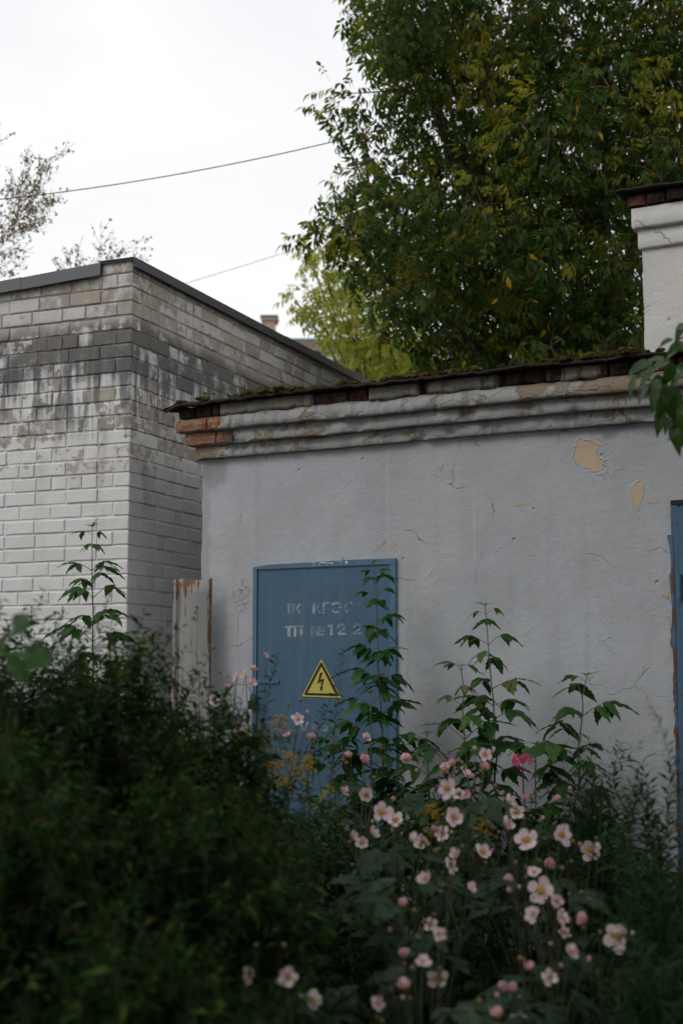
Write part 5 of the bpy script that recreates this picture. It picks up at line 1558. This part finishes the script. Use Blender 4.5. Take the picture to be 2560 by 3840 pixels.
def flower(parent, base, p_, dia, kind, r):
    if kind == 'o':
        nrm = Vector((r.uniform(-0.8, 0.8), -1.0, r.uniform(0.0, 0.9))); lib = PW
    elif kind == 's':
        nrm = Vector((r.choice((-1, 1)) * r.uniform(0.6, 1.0), -0.45, r.uniform(0.3, 0.8))); lib = PS
    else:
        nrm = Vector((r.uniform(-0.6, 0.6), r.uniform(-0.1, 0.7), r.uniform(0.2, 0.9))); lib = PB
    zq = nrm.normalized().to_track_quat('Z', 'Y').to_matrix()
    fl = inst('flower', CEN, parent, m4(zq, p_ - base, dia))
    n_ = r.choice((5, 5, 6))
    a0_ = r.uniform(0, 6.28)
    for k in range(n_):
        sc_ = r.uniform(0.9, 1.08)
        inst('petal', lib[(k + n_) % len(lib)] if kind != 's' else lib[0 if r.random() < .6 else r.randrange(3)], fl,
             Matrix.Rotation(a0_ + k * 2 * math.pi / n_ + r.uniform(-.1, .1), 4, 'Z') @ Matrix.Rotation(r.uniform(-.25, .3), 4, 'X') @ Matrix.Scale(sc_, 4))
    return nrm.normalized()
for ci, cl in enumerate(ANEMONES):
    r = random.Random(500 + ci)
    cx_ = sum(q[0] for q in cl) / len(cl); cy_ = sum(q[1] for q in cl) / len(cl)
    base = Vector((cx_, cy_ + 0.12, 0))
    root = empty('anemone_plant', base, 0, ALABEL[ci], 'flowers', 'pale pink anemones in the bed')
    zt = max(q[2] for q in cl)
    for (x, y, z, dia, kind) in cl:
        p_ = Vector((x, y, z))
        dia *= 1.2 if kind == 'o' else 1.3
        nrm = flower(root, base, p_, dia, kind, r)
        b0 = Vector((r.uniform(-.05, .05), r.uniform(-.05, .05), 0))
        e = p_ - base - nrm * dia * 0.02
        sm_ = MB(); path = bez(b0, Vector((e.x * 0.55 + r.uniform(-.04, .04), e.y * 0.55, e.z * 0.6)), e, 8)
        sm_.tube(path, [0.0034 - 0.0002 * i for i in range(9)], 4)
        sm_.build('stem', M['stem_green'], root)
        for k in range(r.choice((1, 2, 2, 3))):       # bud and seed-head stalks from the same fork
            q = path[r.randint(4, 6)]
            e2 = e + Vector((r.uniform(-.10, .10), r.uniform(-.08, .08), r.uniform(-0.05, 0.09)))
            sk = MB(); sk.tube(bez(q, q.lerp(e2, 0.6) + Vector((0, 0, .02)), e2, 4), [0.0022, 0.002, 0.0017, 0.0015, 0.0013], 3)
            sk.build('stalk', M['stem_brown'] if r.random() < .5 else M['stem_green'], root)
            inst('bud', BUD if r.random() < 0.75 else PBUD, root, Matrix.Translation(e2) @ Matrix.Scale(r.uniform(0.0055, 0.0095), 4))
    for k in range(7 + len(cl) // 2):
        a_ = r.uniform(0, 6.283); q = r.uniform(0.05, 0.24)
        z_ = zt * r.uniform(0.42, 0.86)
        lp = Vector((q * math.cos(a_), q * math.sin(a_), z_))
        d = Vector((math.cos(a_), math.sin(a_), r.uniform(-0.35, 0.25)))
        inst('leaf', AL[k % 4], root, m4(rot_between(d, Vector((0, -0.25, 1)) + rv(r, 0.3)), lp, r.uniform(0.09, 0.19)))
        sk = MB(); sk.tube(bez((0, 0, 0), (lp.x * 0.3, lp.y * 0.3, lp.z * 0.7), lp, 5), [0.003, 0.003, 0.0027, 0.0024, 0.002, 0.0018], 4); sk.build('stalk', M['stem_green'], root)

# ================================================================== GOLDENROD
gb = [(np.array([(0, 0, 0), (.5, 0, .5), (0, .5, .5), (-.5, 0, .5), (0, -.5, .5), (0, 0, 1.0)], float), np.array([(0, 2, 1), (0, 3, 2), (0, 4, 3), (0, 1, 4), (5, 1, 2), (5, 2, 3), (5, 3, 4), (5, 4, 1)]))]
GLEAF = [leaf_small(0.09, 0.022, 0.3, 0.35), leaf_small(0.07, 0.018, 0.3, 0.5)]
def goldenrod(label, base, plumes, seed):
    r = random.Random(seed)
    B = Vector(base)
    plumes = [(x, y, z, q * 1.35) for x, y, z, q in plumes]
    root = empty('goldenrod_plant', B, 0, label, 'flowers', 'yellow goldenrod')
    st = MB(); lp, ld = [], []
    for (x, y, z, sz_) in plumes:
        e = Vector((x, y, z)) - B
        path = bez((r.uniform(-.04, .04), r.uniform(-.04, .04), 0), (e.x * 0.4, e.y * 0.4, e.z * 0.65), e, 8)
        st.tube(path, [0.004 - 0.0003 * i for i in range(9)], 4)
        for k in range(26):
            t = r.uniform(0.3, 0.92); i = min(7, int(t * 8)); q = path[i].lerp(path[i + 1], t * 8 - i)
            a_ = r.uniform(0, 6.283); lp.append(tuple(q)); ld.append((math.cos(a_), math.sin(a_), r.uniform(-.2, .6)))
        ps, ds, ss = [], [], []
        for k in range(11):
            a_ = k * 2.4; L = sz_ * r.uniform(0.6, 1.5) * (1 - 0.05 * k)
            q0 = e + Vector((0, 0, -sz_ * 0.95 + sz_ * 0.10 * k))
            q2 = q0 + Vector((math.cos(a_) * L * 0.8, math.sin(a_) * L * 0.8, L * r.uniform(-0.25, 0.2)))
            br_ = bez(q0, q0.lerp(q2, 0.5) + Vector((0, 0, L * 0.35)), q2, 6)
            st.tube(br_, 0.0012, 3, False)
            for j in range(20):
                t = r.uniform(0.25, 1.0) * 6; i = min(5, int(t)); q = br_[i].lerp(br_[i + 1], t - i)
                ps.append(tuple(q + Vector((r.gauss(0, .004), r.gauss(0, .004), abs(r.gauss(0, .006)))))); ds.append(tuple(rv(r))); ss.append(r.uniform(0.004, 0.007))
        n_ = len(ps)
        f = scatter('plume', gb, np.array(ps), np.array(ds), np.tile([0.1, 0.2, 1.0], (n_, 1)), np.array(ss), M['goldenrod_bloom'], root)
        tag(f, kind='stuff')
    st.build('stems', M['stem_brown'], root)
    n_ = len(lp)
    f = scatter('foliage', GLEAF, np.array(lp), np.array(ld), np.tile([0, 0, 1.0], (n_, 1)), rng.uniform(0.6, 1.2, n_), M['aster_leaf'], root)
    tag(f, kind='stuff')
goldenrod('goldenrod with yellow plumes in front of the lower left of the blue door', (-0.25, 6.15, 0), [(-0.27, 6.3, 1.38, .06), (-0.42, 6.2, 1.31, .05), (-0.34, 6.2, 1.30, .055), (-0.22, 6.05, 1.23, .055), (-0.29, 6.0, 1.20, .05)], 1)
goldenrod('goldenrod with lower yellow plumes near the foot of the blue door', (-0.12, 6.0, 0), [(-0.17, 6.0, 1.17, .05), (-0.14, 6.02, 1.22, .04), (-0.25, 5.95, 1.14, .04)], 2)
goldenrod('goldenrod glowing between the anemones in the middle of the bed', (0.48, 6.1, 0), [(0.44, 6.05, 0.98, .05), (0.37, 6.0, 1.02, .04), (0.60, 6.1, 0.95, .045), (0.36, 6.05, 0.90, .04)], 3)

# ================================================================== PHLOX
PH = empty('phlox_plant', (0.86, 6.85, 0), 0, 'crimson phlox flower head below the saplings on the grey wall', 'flowers')
pm_ = MB()
for k in range(5):
    a_ = k * 2 * math.pi / 5
    c_, s_ = math.cos(a_), math.sin(a_)
    tr_ = lambda u_, v_, w_: (u_ * c_ - v_ * s_, u_ * s_ + v_ * c_, w_)
    pm_.add([tr_(0.08, 0, 0), tr_(0.45, -0.28, 0.03), tr_(0.62, -0.2, 0.0), tr_(0.66, 0, -0.02), tr_(0.62, 0.2, 0.0), tr_(0.45, 0.28, 0.03), tr_(0.45, 0, 0.06)], [(0, 1, 6), (1, 2, 6), (2, 3, 6), (3, 4, 6), (4, 5, 6), (5, 0, 6)])
PHM = pm_.mesh('floret', M['phlox_petal'])
rr = random.Random(77)
for k in range(17):
    d = Vector((rr.uniform(-1, 1), rr.uniform(-1, 0.2), rr.uniform(-0.35, 1))).normalized()
    c_ = Vector((-0.008, -0.05, 1.165)) + Vector((d.x * 0.046, d.y * 0.03, d.z * 0.036))
    inst('floret', PHM, PH, m4((d + Vector((0, -0.4, 0))).normalized().to_track_quat('Z', 'Y').to_matrix(), c_, rr.uniform(0.018, 0.024)))
for k in range(3):
    d = Vector((rr.uniform(-1, 1), -0.6, rr.uniform(-0.2, .6))).normalized()
    inst('floret', PHM, PH, m4(d.to_track_quat('Z', 'Y').to_matrix(), Vector((-0.22 + 0.02 * k, -0.3, 0.985)) + rv(rr, 0.012), 0.018))
sm_ = MB(); sm_.tube(bez((0, 0, 0), (0.02, 0, 0.6), (-0.008, -0.045, 1.14), 6), 0.004, 5)
sm_.tube(bez((0, 0, 0), (-0.1, -0.1, 0.6), (-0.2, -0.29, 0.97), 6), 0.003, 5)
sm_.build('stem', M['stem_brown'], PH)
V_, F_ = leaf_fine(1.0, 0.3, 5, 0.02, 0.35, 0.3, False, 8)
PL = np_mesh('leaf', V_, F_, M['sapling_leaf'], True)
for k in range(12):
    a_ = k * 1.57 + (k // 2) * 0.4
    inst('leaf', PL, PH, m4(rot_between(Vector((math.cos(a_), math.sin(a_), 0.1))), Vector((0.005, -0.01, 0.5 + 0.05 * k)), rr.uniform(0.07, 0.1)))

# ================================================================== BROAD VINE LEAVES AT THE LEFT EDGE
VN = empty('vine_plant', (-1.0, 3.95, 0), 0, 'pale green broad-leaved vine poking in at the left edge above the shrubs', 'plant')
VB = Vector((-1.0, 3.95, 0))
def broad(seed):
    r = random.Random(seed)
    V_ = [(0, 0.0, 0)]; F_ = []
    m_ = 22
    for k in range(m_ + 1):
        a_ = -2.6 + 5.2 * k / m_
        lob = 0.70 + 0.22 * max(0, math.cos(a_)) ** 3 + 0.03 * (k % 2) + r.uniform(-.02, .02)
        for q in (0.55, 1.0):
            x = math.sin(a_) * lob * q * 0.72; y = math.cos(a_) * lob * q * 0.85
            V_.append((x, y, 0.10 * q * math.cos(a_ * 4) * q - 0.22 * (x * x + y * y)))
    for k in range(m_):
        i0 = 1 + 2 * k; j0 = i0 + 2
        F_.append((0, j0, i0, i0)); F_.append((i0, j0, j0 + 1, i0 + 1))
    me = bpy.data.meshes.new('leaf')
    me.from_pydata(V_, [], [tuple(dict.fromkeys(f)) for f in F_])
    me.materials.append(M['vine_leaf']); me.polygons.foreach_set('use_smooth', [True] * len(me.polygons)); me.update()
    return me
VL = [broad(k) for k in range(3)]
rr = random.Random(9)
sm_ = MB()
for k, (x, z, L, d, up_) in enumerate([(-0.905, 1.775, .115, (0.5, -0.3, 0.3), (-.2, -.9, .7)), (-0.85, 1.725, .085, (0.6, -.4, -0.4), (.1, -.8, .9)), (-0.835, 1.70, .105, (0.8, -0.6, -0.7), (.1, -.7, 1)), (-0.895, 1.69, .10, (-0.3, -0.5, -0.6), (0, -1, .5)), (-0.87, 1.655, .07, (0.3, -0.5, -0.8), (0, -1, .6)), (-0.94, 1.72, .11, (-0.6, -0.4, 0.1), (0, -.8, .8)), (-0.99, 1.66, .11, (-0.7, -0.4, -0.3), (0, -.8, .8))]):
    p_ = Vector((x + 0.03, 3.8 + rr.uniform(-.05, .08), z - 0.085)) - VB
    inst('leaf', VL[k % 3], VN, m4(rot_between(d, up_), p_, L * 0.68))
    sm_.tube(bez((-0.15, 0.6, 0), (p_.x * 0.3 - 0.1, 0.5, p_.z * 0.9), p_, 8), [0.0018 - 0.0001 * i for i in range(9)], 4)
sm_.build('stem', M['stem_green'], VN)
